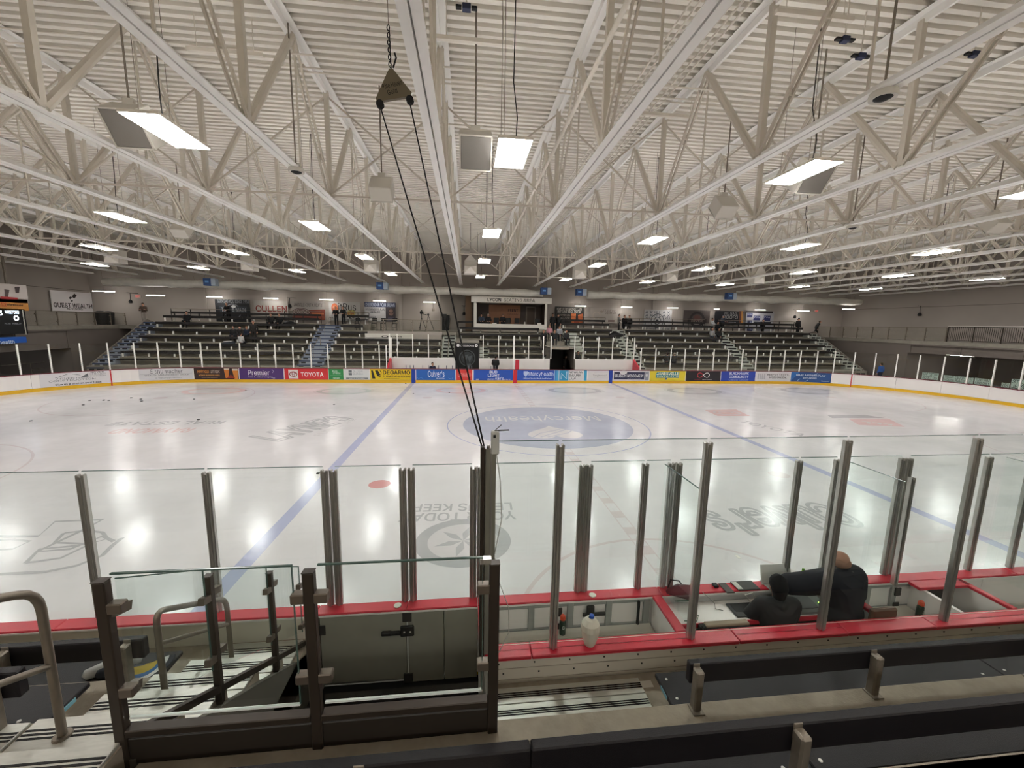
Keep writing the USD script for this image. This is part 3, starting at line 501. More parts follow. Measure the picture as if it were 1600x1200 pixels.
# players' benches: white back wall, red ends, glass
t = thing('bench_backboard', "low white wall with red ends behind the far players' benches", 'backboard')
for a, b in ((-9.6, T1[0]), (T1[1], 3.02), (5.15, 10.1)): obj('panel', MB().box(a, b, 27.42, 27.52, 0, 1.78, .01), WHITE, t)
for xx, d in ((-9.6, -1), (10.1, 1)): obj('end_pad', MB().poly([(25.95, .95), (25.95, 1.1), (27.4, 1.8), (27.5, 1.8), (27.5, .2), (25.95, .2)], xx+(-.12 if d < 0 else 0), xx+(0 if d < 0 else .12), 'x'), RED, t)
obj('divider_pad', MB().box(.02, .32, 25.98, 26.1, 1.05, 1.80, .01), RED, t)
t = thing('players_bench', "long dark players' bench hidden behind the far boards", 'bench'); obj('plank', MB().box(-9.3, 9.8, 26.85, 27.2, .42, .47), PLANKF, t)
for xx in np.linspace(-9, 9.5, 10): obj('leg', MB().box(xx-.03, xx+.03, 26.95, 27.1, 0, .42), BRACK, t)
# glass along the boards and behind the benches
gt = thing('rink_glass', 'clear glass panes between white posts along the left and far left boards', 'glass screen'); gt2 = thing('rink_glass', 'clear glass panes between white posts along the right boards', 'glass screen')
UL = [27, 76, 124, 167, 208, 245, 279, 312, 343, 373, 401, 428, 456, 484, 511, 538, 565, 592, 603]; UR = [1003, 1026, 1050, 1072, 1094, 1117, 1140, 1162, 1184, 1206, 1228, 1253, 1279, 1306, 1337, 1369, 1403, 1438, 1476, 1515, 1555]
for t, us, ext in ((gt, UL, -1), (gt2, UR, 1)):
    ss = sorted(s_at(u, 2.7) for u in us); d = 1.35
    if ext < 0: ss = [ss[0]-d*k for k in range(9, 0, -1)]+ss
    else: ss = ss+[ss[-1]+d*k for k in range(1, 10)]
    for a in ss: obj('post', strip(a-.035, a+.035, 1.07, 2.83, -.13, -.05), WPOST, t)
    for a, b in zip(ss[:-1], ss[1:]): obj('pane', strip(a+.03, b-.03, 1.07, 2.80, -.096, -.084), GLASSF, t)
gb = thing('bench_glass', "tall clear glass panes on white posts behind the far players' benches", 'glass screen')
for us in ((609, 621, 645, 669.5, 692, 712), (755, 779, 803, 826, 849, 861), (898, 911, 935, 957, 979, 991)):
    xs = [on_y(u, 545, 27.47)[0] for u in us]
    for i, a in enumerate(xs): 
        if 692 <= us[i] <= 712: continue
        obj('post', MB().box(a-.035, a+.035, 27.43, 27.51, 1.78, 3.62), WPOST, gb)
    for a, b in zip(xs[:-1], xs[1:]):
        if b < -5.4 or a > -4.9: obj('pane', MB().box(a+.03, b-.03, 27.465, 27.477, 1.78, 3.58), GLASSF, gb)
xd = on_y(803, 545, 26.05)[0]; tag(obj('divider_post', MB().box(xd-.06, xd+.06, 26.0, 26.1, 1.05, 3.6, .01), WPOST), "tall white post on the red pad between the far players' benches", 'post')
for i, u in enumerate((608.5, 612)): pass
tg = thing('penalty_gate_frame', 'white frame of the tall glass in front of the left concourse sign', 'frame')
obj('tall_post', MB().box(-9.78, -9.55, 27.3, 27.45, 1.7, 3.35, .01), WPOST, tg); obj('thin_rail', MB().box(-9.6, -5.9, 31.6, 31.64, 3.02, 3.06), WPOST, tg)
for i, u in enumerate((636, 640.5, 645.5, 660.5, 675, 682, 692, 698, 706, 732, 737, 766, 774)):
    pass
tb = thing('gate_pins', "row of grey stick pegs along the back of the far players' bench boards", 'pegs', kind=None)
for u in (634.5, 641, 646.5, 660.5, 670, 685.5, 697.5, 706.5, 732, 737, 767, 774): xx = on_y(u, 575, 26.02)[0]; obj('peg', MB().box(xx-.025, xx+.025, 26.0, 26.05, 1.07, 1.32), C('#7f8087'), tb)
# left concourse sign and rails
def rail(label, pts, h, posts, infill, mat=BRONZE, cat='railing', low=.06, grp=None, rail_r=.024):
    """railing between two points: glass, bars or nothing between its posts"""
    t = thing('railing', label, cat, grp); a, b = np.array(pts[0], float), np.array(pts[1], float); d = b-a; L = np.linalg.norm(d); up = np.array([0, 0, 1.0])
    obj('top_rail', MB().beam(a+up*h, b+up*h, .05, .04), mat, t)
    if infill == 'bars': obj('bottom_rail', MB().beam(a+up*.1, b+up*.1, .04, .04), mat, t)
    q = np.linspace(0, 1, posts)
    for k in q: obj('post', MB().beam(a+d*k, a+d*k+up*h, .05, .06, up=d), mat, t)
    for k0, k1 in zip(q[:-1], q[1:]):
        p0, p1 = a+d*k0+d/L*.06, a+d*k1-d/L*.06
        if infill == 'glass':
            obj('glass_pane', MB().beam(p0+up*(h/2+low/2), p1+up*(h/2+low/2), .012, h-low-.06), GLASSF, t)
            for z in (.28, .78): obj('clamp', MB().beam(a+d*k1-d/L*.1+up*h*z, a+d*k1+d/L*.04+up*h*z, .05, .06), mat, t)
        elif infill == 'bars':
            mb = MB(); n = int((L*(k1-k0))/.115)
            for m in range(1, n): mb.beam(a+d*(k0+(k1-k0)*m/n)+up*.1, a+d*(k0+(k1-k0)*m/n)+up*h, .02, .02, up=d)
            obj('balusters', mb, mat, t, kind='stuff')
    return t
rail('grey railing with chairs behind it on the left concourse, under the citrus and brown-headed banners', [(-12.3, 31.95, 3.72), (-6.05, 31.95, 3.72)], 1.02, 6, 'glass', PIPE)
rail('glass walkway railing on the left end wall below the white wealth banner', [(-34.4, 8, ZW), (-34.4, 35.4, ZW)], 1.06, 19, 'glass', PIPE)
rail('glass walkway railing on the right end wall', [(34.4, 23.6, ZW), (34.4, 35.6, ZW)], 1.1, 9, 'glass', PIPE)
rail('dark baluster railing with a pale top on the right end walkway', [(34.4, 3.6, ZW), (34.4, 23.5, ZW)], 1.15, 13, 'bars')
tag(obj('rail_cap', MB().box(34.3, 34.5, 3.6, 23.5, ZW+1.17, ZW+1.23), CAB), 'pale cap lying along the right baluster railing', 'rail cap')
t = thing('fascia_sign', 'long white sign board with a dark logo under the left concourse railing', 'sign'); x0, x1 = on_y(570, 522, 31.7)[0], on_y(645.5, 522, 31.7)[0]
obj('board', MB().box(x0, x1, 31.66, 31.72, 3.02, 3.50, .006), CAB, t); obj('line', MB().box(x0+.05, x1-.05, 31.652, 31.66, 3.12, 3.15), C('#55524e'), t)
v, f = ellipse((x0+x1)/2-.35, 3.25, .3, .1, 20, .7); obj('logo', MB().add(np.c_[v[:, 0], np.full(len(v), 31.645), v[:, 1]], f), C('#3a3633'), t)
v, f = fit_text('LAYMAN', (x0+x1)/2, (x0+x1)/2+1.1, 3.19, 3.32); obj('lettering', MB().add(np.c_[v[:, 0], 31.645-v[:, 2], v[:, 1]], f), C('#4a4643'), t)
tag(obj('concourse_fascia', MB().box(-12.4, -5.95, 31.75, 31.85, 2.6, 3.72), WALLM), 'plain grey fascia wall below the left concourse railing', 'wall')
# penthouse seating box
t = thing('seating_box', 'white framed viewing box with black lettering on its header above the far centre stands', 'viewing box'); YB = 32.75
obj('floor_slab', MB().box(-3.2, 3.75, YB, YF, 3.8, 4.1), CONCD, t); obj('sill', MB().box(-3.1, 3.55, YB, YB+.12, 4.08, 4.54, .01), CAB, t); obj('header', MB().box(-3.38, 4.1, YB-.1, YB+.15, 6.46, 6.97, .01), CAB, t)
for a, b in ((-3.12, -2.86), (3.5, 3.72)): obj('pillar', MB().box(a, b, YB-.01, YB+.2, 4.1, 6.46, .01), CAB, t)
obj('roof', MB().box(-3.3, 3.9, YB, YF, 6.9, 7.0), CAB, t); obj('soffit', MB().box(-3.1, 3.7, YB+.1, YF-.02, 6.5, 6.55), CAB, t)
obj('back_wall', MB().box(-3.2, 3.75, 35.6, 35.7, 4.1, 6.5), DOORB, t); obj('wood_panel', MB().box(-1.6, 1.55, 35.5, 35.6, 4.1, 6.4), WOODP, t)
for xx in (-3.2, 3.65): obj('side_wall', MB().box(xx, xx+.1, YB+.2, 35.6, 4.1, 6.5), DOORB, t)
obj('door', MB().box(2.2, 3.0, 35.53, 35.6, 4.1, 6.2, .01), C('#4a3a2d'), t); obj('door_frame', MB().box(2.1, 2.2, 35.5, 35.6, 4.1, 6.3).box(3.0, 3.1, 35.5, 35.6, 4.1, 6.3).box(2.1, 3.1, 35.5, 35.6, 6.2, 6.3), C('#7d7266'), t)
def wall_text(t, s, u0, u1, v0, v1, y, m_, bold=True, name='lettering'):
    a, b = on_y(u0, v1, y), on_y(u1, v0, y); v, f = fit_text(s, a[0], b[0], a[2], b[2], bold); obj(name, MB().add(np.c_[v[:, 0], y-v[:, 2], v[:, 1]], f), m_, t)
a, b = on_y(761, 467, YB-.1), on_y(836, 467, YB-.1)
for s_, u0, u1 in (('LYCON', 761.5, 783), ('SEATING', 787.5, 816), ('AREA', 818, 836)):
    p, q = on_y(u0, 466, YB-.1)[0], on_y(u1, 466, YB-.1)[0]; v, f = fit_text(s_, p, q, 6.58, 6.87, s_ == 'LYCON'); obj('lettering', MB().add(np.c_[v[:, 0], YB-.1-v[:, 2], v[:, 1]], f), BLACK, t)
v, f = fit_text('PRENT', .3, 1.3, 5.75, 6.02); obj('lettering', MB().add(np.c_[v[:, 0], 35.5-v[:, 2], v[:, 1]], f), C('#3c1a14'), t); v, f = fit_text('THERMOFORMING', .2, 1.35, 5.45, 5.58, False); obj('lettering', MB().add(np.c_[v[:, 0], 35.5-v[:, 2], v[:, 1]], f), C('#5a2a1c'), t)
for i, (x, w) in enumerate(((-1.0, 'left'), (.1, 'middle'), (.95, 'small right'), (2.9, 'far right'))):
    c_ = thing('desk_chair', 'dark office chair in the seating box, %s' % w, 'chair', 'seating box chairs', loc=(x, YB+.75, 4.1)); obj('seat', MB().box(-.25, .25, -.25, .25, .42, .5, .03), BLACK, c_); obj('backrest', MB().box(-.24, .24, -.3, -.23, .52, 1.0, .04), BLACK, c_); obj('stem', MB().tube([(0, 0, .05), (0, 0, .42)], .03, 6), BRACK, c_); obj('base', MB().box(-.28, .28, -.03, .03, 0, .05).box(-.03, .03, -.28, .28, 0, .05), BLACK, c_)
t = thing('counter', 'pale counter inside the seating box window', 'counter'); obj('top', MB().box(-2.85, 3.5, YB+.13, YB+.5, 4.48, 4.52), CAB, t); obj('leg', MB().box(-2.8, -2.75, YB+.2, YB+.4, 4.1, 4.48), CAB, t)
for i, (x, hh) in enumerate(((-1.2, .1), (1.65, .26), (3.05, .16))): tag(obj('paper_box' if i != 1 else 'white_bottle', MB().box(x-(.2 if i != 1 else .05), x+(.2 if i != 1 else .05), YB+.2, YB+.35, 4.521, 4.52+hh, .01), CAB), ('white papers on the counter in the seating box', 'white bottle standing on the seating box counter', 'white box at the right end of the seating box counter')[i], ('papers', 'bottle', 'box')[i])
# dark entrance left of the box, small bench with rail
tag(obj('entrance_curtain', MB().box(-6.2, -5.75, 35.7, 35.9, ZW, 5.4).box(-5.7, -5.45, 35.6, 35.9, ZW, 5.3), BLACK), 'black curtain bundle at the entrance left of the seating box', 'curtain')
tag(obj('entrance_recess', MB().box(-6.4, -3.25, 35.75, 35.99, ZW, 7.3), C('#857d74')), 'grey recessed wall left of the seating box', 'wall panel'); tag(obj('wall_cladding', MB().box(-3.9, -3.25, 34.6, 34.7, ZW, 7.2), C('#6a5036')), 'brown wood panel beside the seating box', 'wall panel')
t = thing('small_bench', 'small dark bench behind a pipe rail left of the seating box', 'bench'); obj('seat_plank', MB().box(-4.55, -3.3, 33.0, 33.4, 4.1, 4.16), PLANKF, t); obj('backrest_plank', MB().box(-4.6, -3.2, 33.4, 33.46, 4.55, 4.75), PLANKF, t); obj('top_rail', MB().tube([(-4.6, 32.7, 4.75), (-3.2, 32.7, 4.75)], .03, 6), PIPE, t)
for xx in (-4.55, -3.3): obj('post', MB().box(xx-.03, xx+.03, 32.67, 32.73, 3.72, 4.75), BLACK, t); obj('leg', MB().box(xx-.03, xx+.03, 33.1, 33.45, 3.75, 4.6), BLACK, t)
# strip lights, exit signs, wall speakers
for i, (u, v, y, L) in enumerate(((162, 455, 0, 0), (243, 461.5, 33.5, 1.4), (335, 463.7, 35, 1.25), (423, 466, 35, 1.2), (510, 468, 35, 1.2), (593, 470, 35, 1.15), (671, 472, 35, 1.1), (907, 478, 35, 1.1), (979, 479.5, 35, 1.1), (1051, 481, 35, 1.1), (1120, 482.5, 35, .5), (1188, 484, 35, 1.1), (1255, 485.5, 35, 1.3), (1326, 482.5, 33, 1.3))):
    p = on_y(u, v, y or 34.2)
    t = thing('strip_light', 'lit white strip light over the concourse, %s from the left' % nth(i), 'strip light', 'concourse strip lights', loc=p, rotz=0)
    L = L or 1.7; obj('tube', MB().box(-L/2*1.0, L/2, -.07, .07, -.05, .0, .01), STRIP, t); obj('housing', MB().box(-L/2, L/2, -.05, .05, .001, .05), CAB, t); obj('rod', MB().tube([(0, 0, .05), (0, 0, ZT-p[2])], .008, 4), BRACK, t)
p = on_x(1500, 555, 36.5); t = thing('strip_light', 'lit strip light inside the right garage opening', 'strip light', loc=p); obj('tube', MB().box(-.07, .07, -.9, .9, -.05, 0), STRIP, t); obj('housing', MB().box(-.05, .05, -.9, .9, .001, .05), CAB, t); obj('rod', MB().tube([(0, 0, .05), (0, 0, 3.5-p[2])], .01, 4), BRACK, t)
for u, v, w in ((215, 463, 'left'), (1276, 486, 'right')):
    p = on_y(u, v, 35.9); t = thing('exit_sign', 'small red lit exit sign on the far wall, %s end' % w, 'exit sign', 'exit signs', loc=p); obj('case', MB().box(-.2, .2, 0, .08, -.11, .11), CAB, t); vv, ff = fit_text('EXIT', -.17, .17, -.08, .08); obj('lettering', MB().add(np.c_[vv[:, 0], -.002-vv[:, 2], vv[:, 1]], ff), P('exit_red', '#c8241c', .5, emit=.45), t)
for i, (u, v) in enumerate(((204, 471), (453, 478), (677, 484), (725, 490), (1242, 495), (1437, 491))):
    p = on_y(u, v, 35.4) if i < 5 else on_x(u, v, 36.8); t = thing('wall_speaker', 'small dark speaker drooping from the wall, %s' % ('left above the hooded person', 'between the two left white banners', 'above the tripods', 'tilted one left of the seating box', 'right above the capped person', 'on the right end wall')[i], 'speaker', 'wall speakers', loc=p)
    obj('body', MB().lathe([(0, -.16), (.12, -.14), (.15, -.02), (.1, .12), (0, .16)], n=10), BLACK if i != 2 else BRACK, t, smooth=40); obj('arm', MB().tube([(0, 0, .1), (0, .05, .75)], .02, 5).tube([(-.2 if i else -.3, .05, .75), (.35, .5, .75)], .02, 5), BLACK, t)
t = thing('camera_tripod', 'tall camera on a black tripod on the left concourse', 'tripod', loc=on_y(659, 516, 33)); [obj('leg', MB().tube([(0, 0, 1.15), (.42*math.cos(a), .42*math.sin(a), 0)], .022, 5), BLACK, t) for a in (.2, 2.3, 4.4)]; obj('column', MB().tube([(0, 0, 1.0), (0, 0, 1.5)], .03, 6), BLACK, t); obj('camera', MB().box(-.14, .14, -.2, .25, 1.48, 1.72, .03).box(-.05, .05, .0, .12, 1.72, 1.84, .02), BLACK, t); obj('handle', MB().tube([(.1, .1, 1.5), (.5, .4, 1.35)], .015, 5), BLACK, t)
t = thing('tripod', 'bare black tripod beside the camera on the left concourse', 'tripod', loc=on_y(669.5, 516, 33)); [obj('leg', MB().tube([(0, 0, 1.35), (.5*math.cos(a), .5*math.sin(a), 0)], .022, 5), BLACK, t) for a in (.1, 2.2, 4.3)]; obj('head', MB().box(-.08, .08, -.06, .06, 1.33, 1.5, .02), BLACK, t); obj('handle', MB().tube([(0, 0, 1.45), (-.45, .1, 1.42)], .015, 5), BLACK, t)
for i, u in enumerate((559, 585, 599, 617)):
    c_ = thing('high_chair', 'thin black metal chair on the left concourse, %s from the left' % nth(i), 'chair', 'concourse chairs', loc=on_y(u, 516.5, 32.9)); 
    for sx in (-.2, .2):
        for sy in (-.2, .2): obj('leg', MB().tube([(sx, sy, 0), (sx, sy, .62 if sy < 0 else 1.12)], .018, 5), BLACK, c_)
    obj('seat', MB().box(-.22, .22, -.22, .22, .6, .64, .01), BLACK, c_); obj('backrest', MB().box(-.2, .2, .18, .22, .85, 1.12, .01), BLACK, c_); obj('foot_ring', MB().box(-.2, .2, -.21, -.18, .25, .28), BLACK, c_)
for i, u in enumerate((159, 172)):
    p = on_x(u, 507, -35.6); t = thing('waste_bin', 'dark wheeled waste bin on the left end walkway, %s of the pair' % ('left' if i == 0 else 'right'), 'bin', 'waste bins', loc=p); t_ = MB().lathe([(0, 0), (.30, 0), (.38, .95), (.40, 1.0), (.33, 1.02), (0, 1.03)], n=12); obj('body', t_, C('#1d1c1d'), t, smooth=40); obj('lid', MB().lathe([(.40, 1.03), (.4, 1.06), (.2, 1.16), (0, 1.18)], n=12), BLACK, t, smooth=40)
# ---------------------------------------------------------------- banners on the walls
def art_y(t, y, items):  # t: the sheet it is printed on
    """items: ('t', text, u0, u1, v0, v1, colour[, bold]) | ('r', u0, u1, v0, v1, colour) | ('e', u, v, ru, rv, hole, colour) | ('p', points, colour) as read off the photograph, laid on the plane y"""
    for n, it in enumerate(items):
        k = it[0]; o = .004+.0015*n
        if k == 't':
            a, b = on_y(it[2], it[5], y), on_y(it[3], it[4], y); v, f = fit_text(it[1], a[0], b[0], a[2], b[2], *(it[7:8] or (True,))); name = 'lettering'
        elif k == 'r': a, b = on_y(it[1], it[4], y), on_y(it[2], it[3], y); v, f = rect(a[0], b[0], a[2], b[2]); name = 'printed_field'
        elif k == 'e': a = on_y(it[1], it[2], y); sc = (y-EYE[1])/F*1.02; v, f = ellipse(a[0], a[2], it[3]*sc, it[4]*sc, 24, it[5]); name = 'printed_emblem'
        else: q = [on_y(u, w, y) for u, w in it[1]]; v, f = np.array([(p[0], p[2], 0) for p in q]), np.array([[0, i, i+1] for i in range(1, len(q)-1)]); name = 'printed_shape'
        obj(name, MB().add(np.c_[v[:, 0], y-o-v[:, 2], v[:, 1]], f), C(it[-1] if not isinstance(it[-1], bool) else it[-2], .6), t)
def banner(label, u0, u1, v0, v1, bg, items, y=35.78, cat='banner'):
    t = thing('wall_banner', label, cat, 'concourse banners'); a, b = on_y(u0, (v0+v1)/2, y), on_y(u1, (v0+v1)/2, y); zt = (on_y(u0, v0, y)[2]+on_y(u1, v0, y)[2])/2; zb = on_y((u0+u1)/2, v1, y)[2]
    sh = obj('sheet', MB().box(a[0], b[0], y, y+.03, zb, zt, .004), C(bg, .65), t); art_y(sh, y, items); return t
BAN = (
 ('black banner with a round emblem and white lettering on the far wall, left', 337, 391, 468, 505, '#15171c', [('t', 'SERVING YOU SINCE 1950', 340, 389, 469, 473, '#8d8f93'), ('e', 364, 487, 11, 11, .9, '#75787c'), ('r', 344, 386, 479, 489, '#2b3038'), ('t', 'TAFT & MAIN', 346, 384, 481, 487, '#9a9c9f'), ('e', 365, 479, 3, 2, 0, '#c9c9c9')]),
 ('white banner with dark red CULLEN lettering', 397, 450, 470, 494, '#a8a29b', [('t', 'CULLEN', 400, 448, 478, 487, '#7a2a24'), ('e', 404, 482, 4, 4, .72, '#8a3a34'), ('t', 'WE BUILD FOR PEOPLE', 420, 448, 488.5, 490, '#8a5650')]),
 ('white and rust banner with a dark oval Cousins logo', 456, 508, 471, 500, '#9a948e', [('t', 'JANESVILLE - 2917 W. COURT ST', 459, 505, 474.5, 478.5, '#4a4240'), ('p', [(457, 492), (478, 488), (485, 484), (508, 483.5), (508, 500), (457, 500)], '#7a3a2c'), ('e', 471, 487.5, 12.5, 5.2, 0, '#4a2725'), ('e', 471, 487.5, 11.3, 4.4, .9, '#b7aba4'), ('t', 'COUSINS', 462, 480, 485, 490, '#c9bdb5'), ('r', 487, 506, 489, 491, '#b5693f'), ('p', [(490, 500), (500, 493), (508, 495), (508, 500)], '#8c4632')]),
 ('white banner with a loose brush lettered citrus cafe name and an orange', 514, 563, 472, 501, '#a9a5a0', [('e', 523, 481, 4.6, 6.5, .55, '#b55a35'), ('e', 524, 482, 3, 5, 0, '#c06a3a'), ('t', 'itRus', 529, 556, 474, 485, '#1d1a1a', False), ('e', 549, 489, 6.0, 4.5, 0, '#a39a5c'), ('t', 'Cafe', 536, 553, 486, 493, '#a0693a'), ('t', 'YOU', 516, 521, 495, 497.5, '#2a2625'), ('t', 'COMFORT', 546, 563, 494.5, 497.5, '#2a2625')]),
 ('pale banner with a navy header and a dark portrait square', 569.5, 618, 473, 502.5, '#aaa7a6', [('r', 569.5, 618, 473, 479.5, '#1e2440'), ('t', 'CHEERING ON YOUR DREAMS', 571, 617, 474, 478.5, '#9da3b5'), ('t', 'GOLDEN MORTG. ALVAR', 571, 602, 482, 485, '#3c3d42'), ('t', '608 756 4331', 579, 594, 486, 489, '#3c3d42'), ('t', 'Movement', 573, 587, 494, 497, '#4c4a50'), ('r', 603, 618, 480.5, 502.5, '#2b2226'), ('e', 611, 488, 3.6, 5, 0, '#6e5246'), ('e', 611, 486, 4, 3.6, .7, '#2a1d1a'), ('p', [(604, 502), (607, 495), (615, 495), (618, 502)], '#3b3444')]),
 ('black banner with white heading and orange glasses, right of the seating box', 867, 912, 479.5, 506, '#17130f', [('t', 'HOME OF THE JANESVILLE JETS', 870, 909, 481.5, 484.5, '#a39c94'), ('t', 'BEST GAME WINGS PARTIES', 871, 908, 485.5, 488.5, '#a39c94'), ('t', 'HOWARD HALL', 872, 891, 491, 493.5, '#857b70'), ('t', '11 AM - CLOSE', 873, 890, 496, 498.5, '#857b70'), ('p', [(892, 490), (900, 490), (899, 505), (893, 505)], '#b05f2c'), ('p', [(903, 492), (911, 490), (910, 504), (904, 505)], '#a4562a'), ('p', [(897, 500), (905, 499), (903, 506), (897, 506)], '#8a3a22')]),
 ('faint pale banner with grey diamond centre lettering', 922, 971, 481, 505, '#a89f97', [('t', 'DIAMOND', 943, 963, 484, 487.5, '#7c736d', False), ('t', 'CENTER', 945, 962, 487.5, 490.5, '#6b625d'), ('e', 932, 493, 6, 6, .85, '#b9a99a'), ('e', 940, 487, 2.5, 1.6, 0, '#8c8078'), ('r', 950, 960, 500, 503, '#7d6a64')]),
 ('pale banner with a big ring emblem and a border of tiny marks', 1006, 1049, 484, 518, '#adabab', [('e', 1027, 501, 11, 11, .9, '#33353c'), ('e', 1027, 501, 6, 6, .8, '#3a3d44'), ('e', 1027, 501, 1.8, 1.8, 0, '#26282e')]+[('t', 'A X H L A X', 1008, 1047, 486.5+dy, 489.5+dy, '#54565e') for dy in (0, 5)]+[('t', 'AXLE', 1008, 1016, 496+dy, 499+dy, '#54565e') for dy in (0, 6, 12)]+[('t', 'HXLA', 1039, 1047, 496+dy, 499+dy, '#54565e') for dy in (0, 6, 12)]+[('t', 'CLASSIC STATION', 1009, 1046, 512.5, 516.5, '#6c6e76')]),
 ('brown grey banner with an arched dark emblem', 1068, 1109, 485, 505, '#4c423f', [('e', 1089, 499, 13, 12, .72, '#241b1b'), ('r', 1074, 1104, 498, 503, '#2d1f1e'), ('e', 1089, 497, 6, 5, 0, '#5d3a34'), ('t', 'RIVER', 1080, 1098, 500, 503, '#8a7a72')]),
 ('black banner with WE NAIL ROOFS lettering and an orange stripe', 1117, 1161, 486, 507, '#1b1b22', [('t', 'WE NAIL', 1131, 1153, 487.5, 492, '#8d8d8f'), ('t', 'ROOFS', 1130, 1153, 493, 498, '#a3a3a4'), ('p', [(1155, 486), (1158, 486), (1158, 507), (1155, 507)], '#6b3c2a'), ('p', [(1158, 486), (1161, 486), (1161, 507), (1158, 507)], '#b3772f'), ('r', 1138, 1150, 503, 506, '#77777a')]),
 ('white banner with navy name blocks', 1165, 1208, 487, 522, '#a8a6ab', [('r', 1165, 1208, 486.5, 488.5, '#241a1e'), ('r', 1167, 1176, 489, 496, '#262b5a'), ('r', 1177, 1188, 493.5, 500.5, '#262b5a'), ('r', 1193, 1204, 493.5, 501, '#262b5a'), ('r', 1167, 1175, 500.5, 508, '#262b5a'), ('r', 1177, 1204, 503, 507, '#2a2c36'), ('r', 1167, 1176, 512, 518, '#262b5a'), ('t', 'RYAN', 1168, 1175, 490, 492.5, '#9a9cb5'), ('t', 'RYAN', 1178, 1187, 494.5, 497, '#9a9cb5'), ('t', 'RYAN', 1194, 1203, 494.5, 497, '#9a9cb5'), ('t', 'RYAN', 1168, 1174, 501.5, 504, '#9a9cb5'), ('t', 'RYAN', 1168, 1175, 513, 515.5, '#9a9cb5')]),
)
for b in BAN: banner(*b)
def art_x(t, x, items, sg):
    for n, it in enumerate(items):
        o = sg*(.004+.002*n)
        if it[0] == 't': a, b = on_x(it[2], it[5], x), on_x(it[3], it[4], x); v, f = fit_text(it[1], a[1], b[1], a[2], b[2], *(it[7:8] or (True,))); nm = 'lettering'
        elif it[0] == 'p': q = [on_x(u, w, x) for u, w in it[1]]; v, f = np.array([(p[1], p[2], 0) for p in q]), np.array([[0, i, i+1] for i in range(1, len(q)-1)]); nm = 'printed_shape'
        obj(nm, MB().add(np.c_[x+o+sg*v[:, 2], v[:, 0], v[:, 1]], f), it[-1] if not isinstance(it[-1], (str, bool)) else C(it[-1] if isinstance(it[-1], str) else it[-2]), t)
t = thing('wall_banner', 'white wealth advisers banner with three dark diamonds on the left end wall', 'banner'); X = -37.38
a, b = on_x(80, 470, X), on_x(144, 470, X); zt, zb = on_x(110, 455.5, X)[2], on_x(110, 487, X)[2]; obj('sheet', MB().box(X-.04, X, a[1], b[1], zb, zt), C('#dcd6d6'), t)
art_x(t, X, [('p', [(112, 463.5), (116, 458.5), (120, 462), (116, 466.5)], '#2a2022'), ('p', [(107, 465.5), (110, 463), (112.5, 465), (110, 468)], '#2a2022'), ('p', [(110.5, 470), (112.5, 468.5), (114, 470), (112, 472)], '#2a2022'), ('t', 'GUEST WEALTH', 84, 143.5, 475.5, 480, '#3a3030'), ('t', 'ADVISORS', 104, 129, 481.5, 484, '#5a5050')], 1)
# scoreboard
X = -33.6; t = thing('scoreboard', 'black digital scoreboard with an orange header and a blue lower panel at the left edge', 'scoreboard')
def xbox(name, u0, u1, v0, v1, m_, d=.25, x=X): p = [on_x(u, v, x) for u, v in ((u0, v1), (u1, v0))]; obj(name, MB().box(x-d, x, p[0][1], p[1][1], p[0][2], p[1][2], .01), m_, t)
xbox('screen_case', -90, 38.5, 483, 524.5, BLACK); xbox('lower_panel', -90, 41, 526, 541, C('#1f58b0'), .2); xbox('header_panel', -90, 43, 468, 482, C('#c98a45'), .2); xbox('top_panel', -90, 41, 446, 468, C('#c3b9b3'), .2)
obj('case_rim', MB().box(X-.02, X+.03, on_x(36.5, 500, X)[1], on_x(37.6, 500, X)[1], on_x(37, 523, X)[2], on_x(37, 484, X)[2]), CAB, t)
DIG = P('led_white', '#cfe6ff', .5, emit=2.2); DIGD = P('led_dim', '#8d8f96', .5)
art_x(t, X, [('t', '3', -2, 2.5, 485, 493, DIG), ('t', 'VISITORS', 8, 29, 485.5, 490, DIG), ('t', '0', 22, 28.5, 493, 501, DIG), ('t', 'PLYR', 7, 16, 504.5, 507, DIGD), ('t', 'PENALTY', 19, 33, 504.5, 507, DIGD), ('t', 'health', -2, 22, 531, 538, C('#c9d6e8')), ('t', 'Mercy', -30, -4, 531, 538, C('#c9d6e8')), ('t', 'JANESVILLE ICE', -30, 9, 473, 477.5, C('#b8382a')), ('t', 'Warehouse', 10, 35, 475, 477.5, C('#33241c')), ('p', [(22, 448), (30.5, 448), (29, 458), (24, 458)], C('#453a38')), ('p', [(6, 452), (14, 453), (12, 464), (7, 464)], C('#5b4d4a')), ('p', [(0, 463), (27, 465), (27, 468), (0, 467)], C('#a83232'))], 1)
for yy in (20.5, 25.5): obj('hanger', MB().box(X-.2, X-.1, yy, yy+.1, 6.3, ZT), BRACK, t)
obj('service_post', MB().box(X-.25, X-.15, 22, 22.2, .0, 2.4), BRACK, t)

